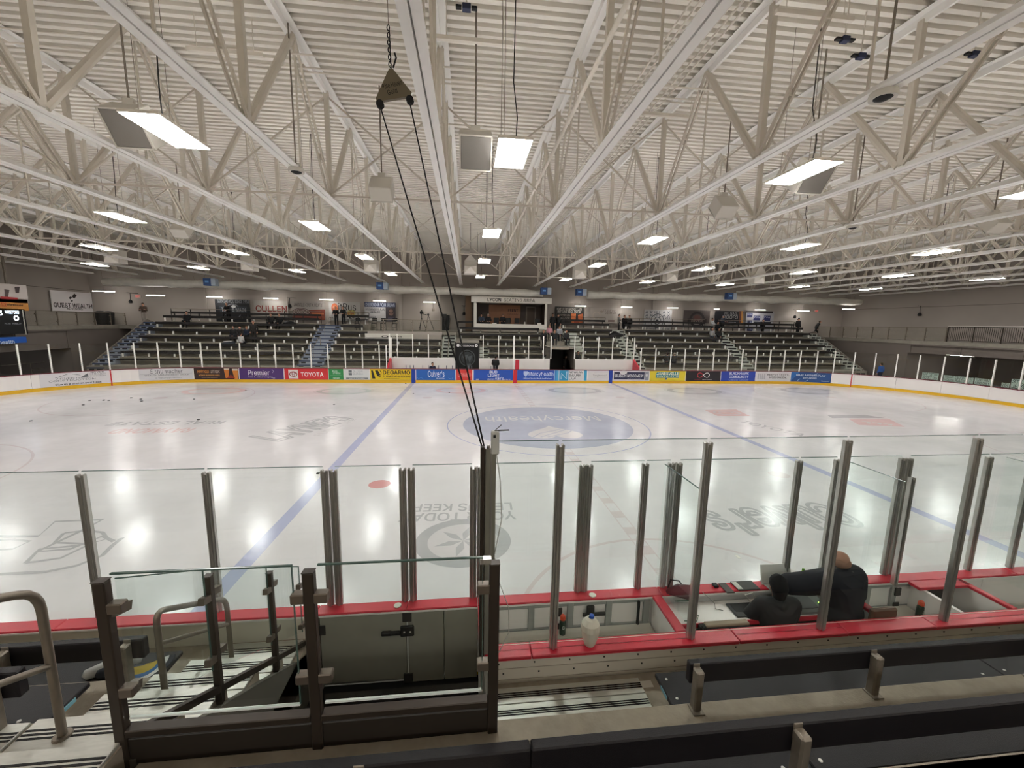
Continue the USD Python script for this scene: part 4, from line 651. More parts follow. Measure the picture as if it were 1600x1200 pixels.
# ---------------------------------------------------------------- advertisements on the far boards
NAD = [0]
def ad(u0, u1, bg, label, items, z0=.215, z1=1.025):
    """items: local fractions of the board: ('t', text, x0, x1, y0, y1, colour) ('r', x0, x1, y0, y1, colour) ('e', x, y, rx(m), ry(m), hole, colour) ('p', pts, colour)"""
    s0, s1 = s_at(u0, .6), s_at(u1, .6); L, H = s1-s0, z1-z0; t = thing('board_advert', label, 'advertisement', 'adverts on the far boards')
    sh = obj('sheet', strip(s0+.01, s1-.01, z0, z1, .001, .008), C(bg, .35), t)
    for n, it in enumerate(items):
        o = .010+.0015*n; bold = True
        if it[0] == 't': v, f = fit_text(it[1], it[2]*L, it[3]*L, it[4]*H, it[5]*H, it[7] if len(it) > 7 else True); nm = 'lettering'
        elif it[0] == 'r': v, f = rect(it[1]*L, it[2]*L, it[3]*H, it[4]*H); nm = 'printed_field'
        elif it[0] == 'e': v, f = ellipse(it[1]*L, it[2]*H, it[3], it[4], 22, it[5]); nm = 'printed_emblem'
        elif it[0] == 'l': v, f = stroke([(x*L, y*H) for x, y in it[1]], it[2]); nm = 'printed_line'
        else: v, f = np.array([(x*L, y*H, 0) for x, y in it[1]]), np.array([[0, i, i+1] for i in range(1, len(it[1])-1)]); nm = 'printed_shape'
        c_ = it[6] if it[0] == 't' else it[-1]
        obj(nm, wrap((v, f), s0, z0, o), C(c_, .4), sh)
    return t
G = '#8d8d92'
ad(62, 172, '#d6d3d6', 'white board advert for builders with a roof outline, left of the goal line stripe', [('l', [(.2, .62), (.42, .92), (.62, .68)], .03, '#77777c'), ('t', 'ADVENTURE', .22, .68, .5, .62, G), ('t', 'CONSTRUCTION', .12, .78, .34, .48, G), ('t', 'Give us a Shot on your Goal!', .2, .86, .03, .2, '#3a3a3c')])
ad(122, 171, '#d9d6d8', 'small white painting contractor advert beside the goal line stripe', [('t', 'BOYER', .42, .85, .82, .96, '#55555a'), ('t', 'PAINTING', .38, .9, .66, .76, G), ('t', 'WALLCOVERING', .38, .9, .53, .61, G), ('t', '& SERVICES', .38, .9, .4, .48, G), ('p', [(.1, .4), (.32, .8), (.34, .4)], '#66666b')], .48, 1.02)
ad(217, 302, '#cfcdd0', 'pale grey Schumacher board advert', [('t', 'Schumacher', .2, .8, .58, .95, '#55555c', False), ('l', [(.02, .52), (.98, .56)], .012, G), ('t', 'WEALTH MANAGEMENT GROUP', .1, .92, .38, .5, G), ('t', 'of Wells Fargo Advisors', .28, .77, .1, .27, G, False)])
ad(303, 373, '#33211f', 'dark brown board advert with orange lettering and beer glasses', [('t', 'HAPPY HOUR', .08, .33, .55, .85, '#d08a3c'), ('t', 'LATE NIGHT', .37, .58, .55, .85, '#b5a79c'), ('t', 'WINGS BURGERS BEER', .1, .57, .3, .42, '#d9a05a'), ('t', 'DOWNTOWN JANESVILLE', .16, .52, .1, .18, '#8d7a6c'), ('p', [(.67, .9), (.79, .92), (.77, .15), (.70, .1)], '#c4732c'), ('p', [(.67, .98), (.8, .98), (.79, .86), (.68, .86)], '#ddd0bd'), ('p', [(.86, .85), (.99, .85), (.98, .05), (.90, .05)], '#cf8238'), ('p', [(.86, .95), (.99, .95), (.99, .80), (.86, .80)], '#e0d6c6'), ('p', [(.72, .1), (.82, .45), (.92, .1)], '#8c3020')])
ad(374, 443.5, '#4c2f6e', 'purple Premier board advert', [('t', 'Premier', .2, .68, .38, .86, '#e3dde8', False), ('t', 'Foot & Ankle Surgery', .2, .74, .14, .28, '#c3b6d0'), ('l', [(.74, .9), (.78, .75), (.74, .6)], .03, '#c3b6d0'), ('l', [(.70, .2), (.8, .12), (.74, .04)], .03, '#c3b6d0')])
ad(444.5, 513, '#d03236', 'red TOYOTA board advert with a white emblem square', [('r', .09, .31, .1, .9, '#ddd5d3'), ('e', .2, .5, .28, .2, .82, '#8c2226'), ('e', .2, .58, .17, .10, .75, '#8c2226'), ('e', .2, .5, .09, .19, .72, '#8c2226'), ('t', 'TOYOTA', .37, .89, .3, .68, '#efe6e4')])
ad(513.5, 537, '#2f8a4c', 'green board advert with small white lettering', [('t', 'Roots', .25, .6, .68, .9, '#d9e6dc', False), ('t', 'of Milton', .3, .8, .5, .7, '#d9e6dc', False), ('l', [(.12, .4), (.85, .4)], .01, '#9cc2a6'), ('t', 'FRESH MARKET', .3, .75, .08, .22, '#c9dccd')])
ad(537.5, 577.5, '#d4d6d6', 'white board advert with grey block logo, between the green and yellow ones', [('r', .18, .31, .68, .9, '#6b7076'), ('r', .18, .31, .42, .64, '#6b7076'), ('t', 'BLOCK', .35, .75, .72, .9, '#b5babd'), ('t', 'BUNDA', .35, .75, .45, .66, '#b5babd'), ('r', .08, .94, .05, .2, '#7d8286'), ('t', 'WWW BLOCK BUNDA', .2, .8, .08, .17, '#d0d3d4')])
ad(578, 643, '#e0c022', 'yellow DEGARMO plumbing board advert', [('p', [(.03, .9), (.07, .9), (.13, .12), (.05, .12)], '#221d15'), ('p', [(.12, .9), (.19, .9), (.25, .5), (.2, .3), (.17, .4)], '#221d15'), ('l', [(.24, .9), (.27, .7), (.26, .4), (.22, .25)], .05, '#221d15'), ('t', 'DEGARMO', .31, .97, .52, .9, '#2a2417'), ('t', 'PLUMBING & PIPING', .31, .97, .25, .42, '#3a3220'), ('t', 'www.degarmoplumbing.com', .33, .7, .1, .16, '#5a5030')])
ad(650, 711.5, '#2160b4', "blue Culver's board advert with white script", [('t', "Culver's", .3, .72, .3, .88, '#eef2f6', False), ('t', 'Janesville', .5, .72, .1, .24, '#b9cbe2'), ('l', [(.02, .3), (.06, .1), (.12, .25), (.2, .05)], .03, '#5d8fce'), ('l', [(.82, .2), (.9, .1), (.94, .28)], .03, '#5d8fce')])
ad(713, 738, '#d23b38', 'red board advert between two blue ones', [('t', 'LEONARDO', .1, .9, .35, .7, '#d98a86'), ('r', .12, .88, .3, .33, '#d98a86')])
ad(740, 801.5, '#2252b2', 'blue BUD LIGHT board advert', [('t', 'BUD', .4, .6, .66, .94, '#eef2f8'), ('t', 'LIGHT', .36, .66, .35, .62, '#eef2f8'), ('t', 'HOME OF', .34, .52, .04, .16, '#d6def0'), ('t', "Alex's", .54, .76, .04, .34, '#eef2f8', False), ('t', 'JANESVILLE JETS', .72, .96, .05, .15, '#d6def0'), ('r', .06, .13, .05, .14, '#c9d4ea')])
ad(808, 866, '#2a55b5', 'blue Mercyhealth board advert', [('p', [(.17, .9), (.29, .9), (.29, .6), (.23, .35), (.17, .6)], '#b5c6e6'), ('t', 'Mercyhealth', .3, .97, .36, .84, '#dde6f4', False), ('t', 'Official Sports Medicine Partner', .17, .93, .1, .26, '#c0cfea')])
ad(866.5, 873, '#4aa3d0', 'narrow light blue board panel', [('r', .0, .5, 0, 1, '#3a86c8')])
ad(873.5, 888.5, '#2c93be', 'blue square board panel with a white N', [('r', .08, .92, .05, .95, '#238ab8'), ('l', [(.22, .1), (.22, .72), (.8, .14), (.8, .9)], .05, '#e6eff3')])
ad(889, 911.5, '#d6d5d6', 'white NOWLAN INJURY LAW board advert', [('t', 'NOWLAN', 0.0, .95, .72, .92, '#6b6b70'), ('t', 'INJURY', 0.0, .82, .4, .62, '#3f4045'), ('t', 'LAW', 0.0, .48, .08, .28, '#7c7d82')])
ad(912, 917, '#3fa0c8', 'narrow teal board panel right of the injury law advert', [])
ad(918, 951, '#d3d0d0', 'white board advert with thin grey script', [('t', 'Tanglewood', .25, .88, .38, .62, '#8c898a', False), ('l', [(.3, .8), (.95, .86)], .012, '#aaa7a8'), ('l', [(.3, .25), (.95, .3)], .012, '#b3b0b1')])
ad(958, 1014.5, '#d2d0d3', 'white board advert with navy BUSCH band and a can', [('r', .02, .86, .12, .88, '#2a2c4c'), ('e', .28, .85, .3, .2, 0, '#d2d0d3'), ('t', 'BUSCH', .06, .36, .34, .68, '#dfe0e6'), ('t', 'WISCONSIN', .38, .83, .34, .64, '#dfe0e6'), ('t', 'PROUD SPONSOR', .4, .78, .15, .22, '#a5a7b8'), ('r', .87, .985, .06, .9, '#8f919c'), ('e', .925, .55, .1, .12, 0, '#c9cad0')])
ad(1015, 1071, '#d9c433', 'yellow JANESVILLE athletic board advert', [('p', [(.17, .75), (.22, .9), (.82, .9), (.82, .3), (.17, .3)], '#2d7f8c'), ('t', 'JANESVILLE', .19, .81, .58, .9, '#e6e6d2'), ('t', 'ATHLETIC CLUB', .2, .8, .36, .52, '#d6d9b5'), ('e', .46, .2, .1, .07, 0, '#3a5fa0'), ('l', [(.3, .2), (.66, .2)], .012, '#7d8a3c')])
def infinity(cx, cy, a, b): g = np.linspace(0, 2*math.pi, 40); return [(cx+a*math.cos(q)/(1+math.sin(q)**2), cy+b*math.sin(q)*math.cos(q)/(1+math.sin(q)**2)) for q in g]
ad(1071.5, 1126, '#262126', 'black board advert with a red and white infinity sign', [('l', infinity(.50, .6, .17, .65), .06, '#e0dcdc'), ('l', [p for p in infinity(.50, .6, .17, .65) if p[0] < .49], .062, '#c22f3a'), ('t', 'INFINITY', .25, .46, .1, .2, '#8c2c34'), ('t', 'HEALTHCARE', .48, .75, .1, .2, '#b5b0b2')])
ad(1126.5, 1180, '#2c46a6', 'blue BLACKHAWK COMMUNITY board advert', [('t', 'BLACKHAWK', .23, .8, .66, .93, '#dfe3f2'), ('t', 'COMMUNITY', .23, .8, .3, .58, '#dfe3f2'), ('t', 'CREDIT UNION', .23, .8, .05, .2, '#8f9bd0')])
ad(1180.5, 1235, '#d4d0d3', 'white board advert with black KEEP IT TASTY lettering', [('t', 'KEEP IT TASTY,', .34, .96, .58, .76, '#3c393c'), ('t', 'WISCONSIN.', .4, .9, .3, .5, '#3c393c')]+[('r', .06+.06*k, .10+.06*k, .2, .8, '#b3b0b5') for k in range(4)])
ad(1235.5, 1299, '#264d86', 'blue board advert with MAKE A POWER PLAY lettering', [('p', [(.0, 0), (.22, 1), (.0, 1)], '#2f6bb0'), ('l', [(.18, .1), (.3, .45)], .05, '#8fa9cf'), ('l', [(.37, .02), (.5, .3)], .05, '#8fa9cf'), ('l', [(.55, .6), (.68, .98)], .04, '#8fa9cf'), ('t', 'MAKE A POWER PLAY', .14, .86, .62, .8, '#d6deea'), ('t', 'SHYLWOOD', .32, .66, .34, .5, '#d6deea'), ('t', 'Blackhawk', .78, .95, .12, .22, '#a9b9d2')])
# signs taped to the right glass
def glass_sign(u0, u1, z0, z1, txt, label):
    s0, s1 = s_at(u0, 1.3), s_at(u1, 1.3); t = thing('paper_sign', label, 'sign', 'paper signs on the right glass'); obj('sheet', strip(s0, s1, z0, z1, -.112, -.108), C('#a9bdb5'), t)
    v, f = fit_text(txt, .05, s1-s0-.05, 0, (z1-z0)*.42); v2, f2 = fit_text(txt[::-1], .05, s1-s0-.05, (z1-z0)*.5, (z1-z0)*.92)
    for a in ((v, f), (v2, f2)): obj('lettering', wrap(a, s0, z0+.02, -.106), C('#4f5a56'), t)
for i, (a, b, h, s_) in enumerate(((1440, 1465, .5, 'PROTECT THIS'), (1473, 1507, .42, 'HOUSE RULES'), (1511, 1519, .4, 'JET'), (1521, 1546, .42, 'FANS ONLY'), (1563, 1575, .3, 'GO'), (1577, 1600, .6, 'JETS'))): glass_sign(a, b, 1.1, 1.1+h, s_, 'pale paper sign standing inside the right glass, %s from the left' % nth(i))
tag(obj('dark_barrel', MB().lathe([(0, 0), (.28, 0), (.31, .2), (.31, .8), (.28, .95), (0, .95)], on_y(226, 585, 28.6)*[1, 1, 0], 14), C('#2b2826'), smooth=40), 'dark barrel behind the left glass near the goal line', 'barrel')
tag(obj('dark_barrel', MB().lathe([(0, 0), (.25, 0), (.28, .2), (.28, .7), (.2, .85), (0, .9)], on_y(177, 585, 28.6)*[1, 1, 0], 14), C('#2b2826'), smooth=40), 'dark rounded barrel at the foot of the leftmost stairs', 'barrel')
# pucks on the ice
pk = MB().lathe([(0, 0), (.05, 0), (.055, .006), (.055, .02), (.05, .026), (0, .026)], n=14).get()
for i, (u, v) in enumerate(((48, 658), (130, 633), (140, 626), (162, 625.5), (170, 626), (205, 622), (220, 624), (221, 627), (303, 624), (310, 656), (384, 610.5), (522, 632), (634, 599.5), (646, 615.5), (497, 740), (702, 613.5))):
    p = on_z(u, v, .004); m_ = usdkit.mesh(stage, path_for('hockey_puck', None), pk, BLACK); m_.AddTranslateOp().Set(Gf.Vec3d(p[0], p[1], .0045)); tag(m_, 'small black puck on the ice, %s' % ('furthest left', 'left of the cluster in the far left circle', 'top left of the circle cluster', 'third of the cluster', 'fourth of the cluster', 'alone above the cluster', 'right pair upper', 'right pair lower', 'right edge of the far left circle', 'below the far left circle', 'near the far boards left', 'left of the blue line', 'at the foot of the left blue stripe', 'right of the left blue line', 'behind the near left glass', 'before the red advert')[i], 'puck', 'pucks')
# ---------------------------------------------------------------- people
def sph(c, r, n=8): return m3.Manifold.sphere(float(r), n).translate([float(x) for x in c])
def limb(pts, rs, n=8):
    out = []
    for k in range(len(pts)-1): out.append(m3.Manifold.batch_hull([sph(pts[k], rs[k], n), sph(pts[k+1], rs[k+1], n)]))
    return out
def uni(parts): return m3.Manifold.batch_boolean(parts, m3.OpType.Add)
def done(parts, fine=None):
    m = uni(parts)
    if fine:
        m = m.refine_to_length(fine); me = m.to_mesh(); t = trimesh.Trimesh(me.vert_properties[:, :3], me.tri_verts, process=False); trimesh.smoothing.filter_taubin(t, iterations=12); return np.array(t.vertices), np.array(t.faces)
    me = m.to_mesh(); return np.array(me.vert_properties[:, :3], float), np.array(me.tri_verts)
def hand(w, d, side, n=6):
    """palm, four unequal fingers and a thumb, from wrist w along direction d (unit)"""
    w = np.array(w); d = np.array(d)/np.linalg.norm(d); a = np.cross(d, (0, 0, 1)); a = a/np.linalg.norm(a) if np.linalg.norm(a) > .2 else np.array([1.0, 0, 0]); b = np.cross(a, d); out = []
    out.append(m3.Manifold.batch_hull([sph(w, .026, n)]+[sph(w+d*.085+a*k, .016, n) for k in (-.03, .03)]))
    for k, L in ((-.033, .055), (-.011, .072), (.011, .078), (.033, .068)):
        p0 = w+d*.08+a*k; p1 = p0+d*L*.55-b*.008; p2 = p1+d*L*.4-b*.026; out += limb([p0, p1, p2], [.0105, .0095, .008], n)
    p0 = w+d*.03+a*side*.028; out += limb([p0, p0+d*.03+a*side*.028-b*.012, p0+d*.065+a*side*.03-b*.026], [.014, .011, .009], n); return out
def person(label, loc, heading=0.0, pose='stand', h=1.74, top='#17171a', legs='#1b1c22', hair='#2a1f18', skin='#b98a72', hat=None, arms='down', coat=True, shoes='#151515', seat=.45, fine=None, lean=0.0, hood=False, n=8, bald=False, turn=0.0, grp=None, collar=None, bulk=1.0):
    t = thing('person', label, 'person', grp, loc=loc, rotz=heading); k = h/1.74; V = lambda *p: np.array(p, float)*k
    if pose in ('stand', 'walk'):
        pz = .93; st = .16 if pose == 'walk' else 0
        hip = [V(s*.09, 0, pz) for s in (-1, 1)]; knee = [V(s*.10, -.04-s*st, .50) for s in (-1, 1)]; ank = [V(s*.11, .02-s*st*1.4, .09) for s in (-1, 1)]
    elif pose == 'sit':
        pz = seat/k+.10; hip = [V(s*.10, 0, pz) for s in (-1, 1)]; knee = [V(s*.14, -.43, pz+.02) for s in (-1, 1)]; ank = [V(s*.13, -.40, .09) for s in (-1, 1)]
    L = lean; sp = lambda z, x=0.0, y=0.0: V(x, y-math.sin(L)*(z-.0), pz+math.cos(L)*z)
    waist, chest, neck = sp(.12), sp(.36), sp(.53); hd = sp(.70, 0, -.03); sh = [sp(.47, s*.185) for s in (-1, 1)]
    if arms == 'down': el = [sp(.17, s*.25, .03) for s in (-1, 1)]; wr = [sp(-.07, s*.24, -.08) for s in (-1, 1)]
    elif arms == 'crossed': el = [sp(.20, s*.25, -.08) for s in (-1, 1)]; wr = [sp(.27, -s*.08, -.21) for s in (-1, 1)]
    elif arms == 'lap': el = [sp(.19, s*.24, -.03) for s in (-1, 1)]; wr = [sp(.03, s*.08, -.27) for s in (-1, 1)]
    elif arms == 'rail': el = [sp(.20, s*.24, -.14) for s in (-1, 1)]; wr = [sp(.16, s*.14, -.38) for s in (-1, 1)]
    elif arms == 'table': el = [sp(.22, s*.27, -.12) for s in (-1, 1)]; wr = [sp(.15, s*.15, -.36) for s in (-1, 1)]
    elif arms == 'reach': el = [sp(.34, -.40, -.12), sp(.20, .28, -.04)]; wr = [sp(.37, -.55, -.30), sp(.02, .22, -.20)]
    elif arms == 'reach2': el = [sp(.20, -.29, -.06), sp(.36, .42, -.16)]; wr = [sp(.10, -.22, -.22), sp(.33, .62, -.24)]
    R = lambda *a: np.array(a)*k
    B = []
    for i, s in enumerate((-1, 1)):
        B += limb([hip[i], knee[i], ank[i]], R(.085, .058, .042), n); B += limb([ank[i]-V(0, -.04, .03), ank[i]+V(0, -.17, -.055)], R(.042, .032), n); B += limb([sh[i], el[i], wr[i]], R(.058, .044, .030), n); B += hand(wr[i], wr[i]-el[i], -s, 6)
    B += [m3.Manifold.batch_hull([sph(p, r, n) for p, r in ((hip[0], .1*k), (hip[1], .1*k), (waist, .12*k))]), m3.Manifold.batch_hull([sph(waist, .12*k, n), sph(chest+V(.07, 0, 0), .11*k, n), sph(chest-V(.07, 0, 0), .11*k, n), sph(sh[0], .06*k, n), sph(sh[1], .06*k, n)])]
    B += limb([neck-V(0, 0, .05), hd-V(0, 0, .03)], R(.058, .052), n)
    T = np.array([[math.cos(turn), -math.sin(turn), 0], [math.sin(turn), math.cos(turn), 0], [0, 0, 1]]); H = lambda x, y, z: hd+T@V(x, y, z)
    N = max(n, 12)
    B += [m3.Manifold.batch_hull([sph(H(0, .015, .03), .092*k, N), sph(H(0, -.02, .02), .082*k, N), sph(H(0, -.045, -.075), .038*k, N), sph(H(.03, -.01, -.06), .045*k, N), sph(H(-.03, -.01, -.06), .045*k, N)]),
          m3.Manifold.batch_hull([sph(H(0, -.095, .015), .010*k, 6), sph(H(0, -.115, -.022), .013*k, 6), sph(H(0, -.085, -.03), .018*k, 6)])]
    B += [m3.Manifold.sphere(1.0, 8).scale([.012*k, .022*k, .034*k]).translate(list(map(float, H(s*.088, .01, -.005)))) for s in (-1, 1)]
    obj('body', done(B, fine), P('skin_'+skin[1:], skin, .55), t, smooth=60)
    obj('eyes', MB().lathe([(0, -.011), (.010, 0), (0, .011)], H(-.032, -.093, .015), 6).lathe([(0, -.011), (.010, 0), (0, .011)], H(.032, -.093, .015), 6), BLACK, t); obj('mouth', MB().beam(H(-.022, -.089, -.058), H(.022, -.089, -.058), .012, .008), C('#7d3f3a'), t)
    g = (.022 if coat else .014)+(bulk-1)*.12; J = []
    for i, s in enumerate((-1, 1)): J += limb([sh[i], el[i], wr[i]-(wr[i]-el[i])*.08], R(.062+g, .05+g, .036+g), n)
    J += [m3.Manifold.batch_hull([sph(p, r, n) for p, r in ((hip[0]+V(0, 0, .03), (.09+g)*k), (hip[1]+V(0, 0, .03), (.09+g)*k), (waist, (.12+g)*k))]), m3.Manifold.batch_hull([sph(waist, (.12+g)*k, n), sph(chest+V(.07, 0, 0), (.11+g)*k, n), sph(chest-V(.07, 0, 0), (.11+g)*k, n), sph(sh[0], (.06+g)*k, n), sph(sh[1], (.06+g)*k, n), sph(neck-V(0, 0, .05), .075*k, n)])]
    if hood: J += [m3.Manifold.batch_hull([sph(neck+V(0, .06, -.02), .07*k, n), sph(neck+V(.07, .03, -.02), .05*k, n), sph(neck+V(-.07, .03, -.02), .05*k, n)])]
    obj('jacket' if coat else 'shirt', done(J, fine), C(top, .8), t, smooth=60)
    if collar: obj('collar', done(limb([neck+V(-.06, .05, -.01), neck+V(.06, .05, -.01)], R(.03, .03), n), None), C(collar, .8), t, smooth=60)
    Q = []
    for i in (0, 1): Q += limb([hip[i], knee[i], ank[i]+(knee[i]-ank[i])*.05], R(.1, .075, .058), n)
    Q += [m3.Manifold.batch_hull([sph(hip[0], .105*k, n), sph(hip[1], .105*k, n)])]
    obj('trousers', done(Q, fine), C(legs, .8), t, smooth=60)
    for i in (0, 1): obj('shoe', done([m3.Manifold.batch_hull([sph(ank[i]+V(0, .02, -.045), .045*k, n), sph(ank[i]+V(0, -.02, .0), .05*k, n), sph(ank[i]+V(0, -.18, -.058), .034*k, n)])]), C(shoes), t, smooth=60)
    if hat: obj('hat', done([m3.Manifold.batch_hull([sph(H(0, .01, .05), .104*k, N), sph(H(0, .035, 0), .100*k, N), sph(H(0, .03, .14 if hood == 'up' else .08), .03*k, N)]).trim_by_plane((T@np.array([0, .53, .85])).tolist(), float((T@np.array([0, .53, .85]))@H(0, -.09, .045)))]+([m3.Manifold.batch_hull([sph(H(0, .045, -.02), .09*k, N), sph(H(0, .05, -.10), .07*k, N)])] if hood == 'up' else [])), C(hat, .9), t, smooth=60)
    elif not bald: obj('hair', done([m3.Manifold.batch_hull([sph(H(0, .02, .055), .093*k, N), sph(H(0, .045, 0), .085*k, N)])]), C(hair, .9), t, smooth=60)
    else: obj('hair', done([m3.Manifold.batch_hull([sph(H(s*.03, .045, -.015), .072*k, N) for s in (-1, 1)])]), C(hair, .9), t, smooth=60)
    return t
def seat_on(u, i): # a seat of row i at photograph column u
    z = EZ(i)+.45; yy = EY(i+1)-.25; d = on_y(u, 500, yy); x = d[0]
    for _ in range(3): q = pix((x, yy, z))[0]; x += (u-q[0])*(yy+5)/F
    return (x, yy, EZ(i))
def floor_on(u, y, z):
    x = 0.0
    for _ in range(4): q = pix((x, y, z))[0]; x += (u-q[0])*(y+5)/F
    return (x, y, z)
E6 = EZ(6)
pe = person
pe('person in hooded tan top, arms folded, standing at the top of the leftmost stairs', floor_on(226, 34.5, ZW+.2), .3, 'stand', 1.76, '#4a3a30', '#8d857d', arms='crossed', hood=True, hat='#4a3a30')
pe('person in black seated alone high in the far left section', seat_on(293, 5), .1, 'sit', 1.8, '#0e0e10', '#101114', arms='lap')
pe('person in black standing before the black round-emblem banner, leaning on the rail', floor_on(358, 35.1, ZW+.35), 0, 'stand', 1.85, '#0f1014', '#0f0f12', arms='rail', lean=.25)
pe('left one of the two dark seated people high in the far left section', seat_on(424, 5), 0, 'sit', 1.74, '#0d0d0f', '#0f0f11', arms='lap', hair='#171210')
pe('right one of the two dark seated people high in the far left section', seat_on(437, 5), 0, 'sit', 1.74, '#101013', '#0f0f11', arms='lap', hair='#171210')
tag(obj('coat_pile', done([m3.Manifold.batch_hull([sph(np.array(seat_on(451, 5))+(dx, dy, .52+dz), .13) for dx, dy, dz in ((-.35, 0, 0), (.5, 0, -.02), (0, .0, .15), (.1, -.3, -.02))])]), C('#0d0d0f'), smooth=60), 'heap of dark coats on the bench right of the two dark seated people', 'coats')
pe('person in a white sweatshirt with their back turned, seated in the left group', seat_on(377, 2), math.pi*.9, 'sit', 1.74, '#b9b7b6', '#15151a', arms='lap', hair='#241a15', coat=False)
pe('dark haired person in black seated left of the white sweatshirt', seat_on(365.5, 3), .2, 'sit', 1.7, '#141416', '#22252c', arms='lap', hair='#120e0d')
pe('dark haired person seated just above the white sweatshirt', seat_on(376, 3), 0, 'sit', 1.7, '#191416', '#16171b', arms='lap', hair='#120e0d')
pe('person in a navy jacket with a grey scarf seated right of the white sweatshirt', seat_on(386.5, 3), -.2, 'sit', 1.72, '#1b2338', '#15161b', arms='lap', hair='#6b513c', collar='#8d9098')
pe('tall person in dark brown standing behind the left seated group', floor_on(398, EY(3)+.5, EZ(3)), .2, 'stand', 1.8, '#1d1714', '#1a1512', arms='down')
tag(obj('dark_blanket', done([m3.Manifold.batch_hull([sph(np.array(seat_on(358, 2))+(dx, dy, .42+dz), .1) for dx, dy, dz in ((-.6, -.2, 0), (.5, -.2, .05), (.4, .0, .15), (-.2, .1, .05))])]), C('#22262e'), smooth=60), 'dark blanket spread on the bench left of the white sweatshirt', 'blanket')
tag(obj('white_bundle', done([m3.Manifold.batch_hull([sph(np.array(seat_on(357, 2))+(dx, 0, .60+dz), .06) for dx, dz in ((-.35, 0), (.3, .04))])]), C('#b9b8b6'), smooth=60), 'white folded cloth on the dark blanket', 'cloth')
pe('left one of two people in black before the citrus banner, leaning on the rail', floor_on(526, 35.0, ZW+.3), .1, 'stand', 1.72, '#0f0f12', '#15161a', arms='rail', lean=.2)
pe('right one of two people in black before the citrus banner, leaning on the rail', floor_on(537.5, 35.0, ZW+.3), -.1, 'stand', 1.78, '#0c0c0e', '#121318', arms='rail', lean=.2)
pe("person in navy seated on the far players' bench, behind the blue script advert", floor_on(676, 27.0, .05), .5, 'sit', 1.74, '#171c3a', '#1b1f3a', arms='lap', hair='#1d1613', seat=.47)
pe("person in a black jacket standing behind the BUD LIGHT advert, back turned", floor_on(774, 26.7, .22), math.pi*.95, 'stand', 1.82, '#101114', '#14161f', arms='lap', hair='#171210')
for i, (x, y, c_, l_) in enumerate(((-2.4, .75, '#3a4456', 'person in a grey patterned top at the left end of the seating box window'), (-1.75, .9, '#15151a', 'dark person with pale hair inside the seating box'), (-.35, .95, '#17181b', 'dark person in the middle of the seating box'))): pe(l_, (x, YB+y+.2, 4.1), 0, 'sit', 1.7, c_, '#16161a', arms='table', hair=('#4a3a2c', '#c9bfae', '#171310')[i], hat='#15151a' if i == 0 else None)
pe('left one of the dark pair standing beside the right pillar of the seating box', floor_on(863, 33.6, 3.85), .1, 'stand', 1.74, '#0d0d0f', '#0f0f12'); pe('right one of the dark pair standing beside the right pillar of the seating box', floor_on(871.5, 33.9, 3.85), -.2, 'stand', 1.7, '#101012', '#0f0f12', hair='#1a1411')
LID = 2.73
pe('person in pink seated right of the seating box', floor_on(858, 31.3, 3.2), 0, 'sit', 1.66, '#b5808a', '#1a1a1f', arms='lap', hair='#3a2a22'); pe('person in black seated left of the pink top', floor_on(849, 31.0, 2.72), 0, 'sit', 1.7, '#0e0f12', '#15161a', arms='lap')
pe('person with a white striped jacket seated above the dark tunnel', floor_on(873.5, 31.2, 3.1), 0, 'sit', 1.72, '#8f8f93', '#121318', arms='lap', hair='#1c1512'); pe('person in dark grey seated at the right of the crowd above the dark tunnel', floor_on(884, 30.8, 2.75), .2, 'sit', 1.7, '#1a191b', '#141418', arms='lap'); pe('person in black seated low among the crowd above the dark tunnel', floor_on(866, 30.2, 2.74), -.1, 'sit', 1.7, '#111114', '#191a20', arms='lap')
tag(obj('crowd_platform', MB().box(2.8, 5.0, 30.6, 31.8, 2.72, 3.1, .01), CONCD), 'concrete step under the small crowd above the dark tunnel', 'step')
pe('person in a dark top and pale jeans seated right of the dark tunnel', floor_on(902.5, 29.0, 1.0), .5, 'sit', 1.7, '#141517', '#8f9299', arms='lap', hair='#120e0d'); pe('shadowy person in black standing inside the right dark tunnel', floor_on(883, 30.3, .05), .3, 'stand', 1.76, '#26231f', '#1c1b1a')
pe('person in a pale jacket at the top of the right-of-centre aisle', floor_on(966, 34.9, ZW+.2), .9, 'stand', 1.74, '#7f7d7a', '#1a1a1d', arms='crossed'); pe('person in black beside the pale jacket at the top of the aisle', floor_on(974.5, 34.5, ZW), .2, 'stand', 1.82, '#0c0c0e', '#0d0d10', arms='crossed'); pe('person in a black jacket, rightmost of the trio atop the aisle', floor_on(982, 34.8, ZW), -.5, 'stand', 1.82, '#111113', '#101013')
tag(obj('dark_coats', done([m3.Manifold.batch_hull([sph(np.array(seat_on(963, 4))+(dx, dy, .5+dz), .14) for dx, dy, dz in ((-.6, 0, 0), (.6, 0, 0), (.3, -.25, .0), (-.2, .05, .25))])]), C('#0d0e0e'), smooth=60), 'dark heap of coats on the bench below the standing trio', 'coats')
pe('person in a white top standing behind the top rail before the WE NAIL ROOFS banner', floor_on(1111, 35.0, ZW), .4, 'stand', 1.74, '#b9b9b9', '#17181c', arms='rail'); pe('person in a grey hood leaning before the WE NAIL ROOFS banner', floor_on(1128, 35.1, ZW+.3), .2, 'stand', 1.76, '#3c4250', '#15161b', hood=True, hat='#6c6f78', arms='rail'); pe('dark person crouched between the white top and the grey hood', floor_on(1120, 34.4, ZW), 0, 'sit', 1.74, '#111318', '#121318', arms='lap')
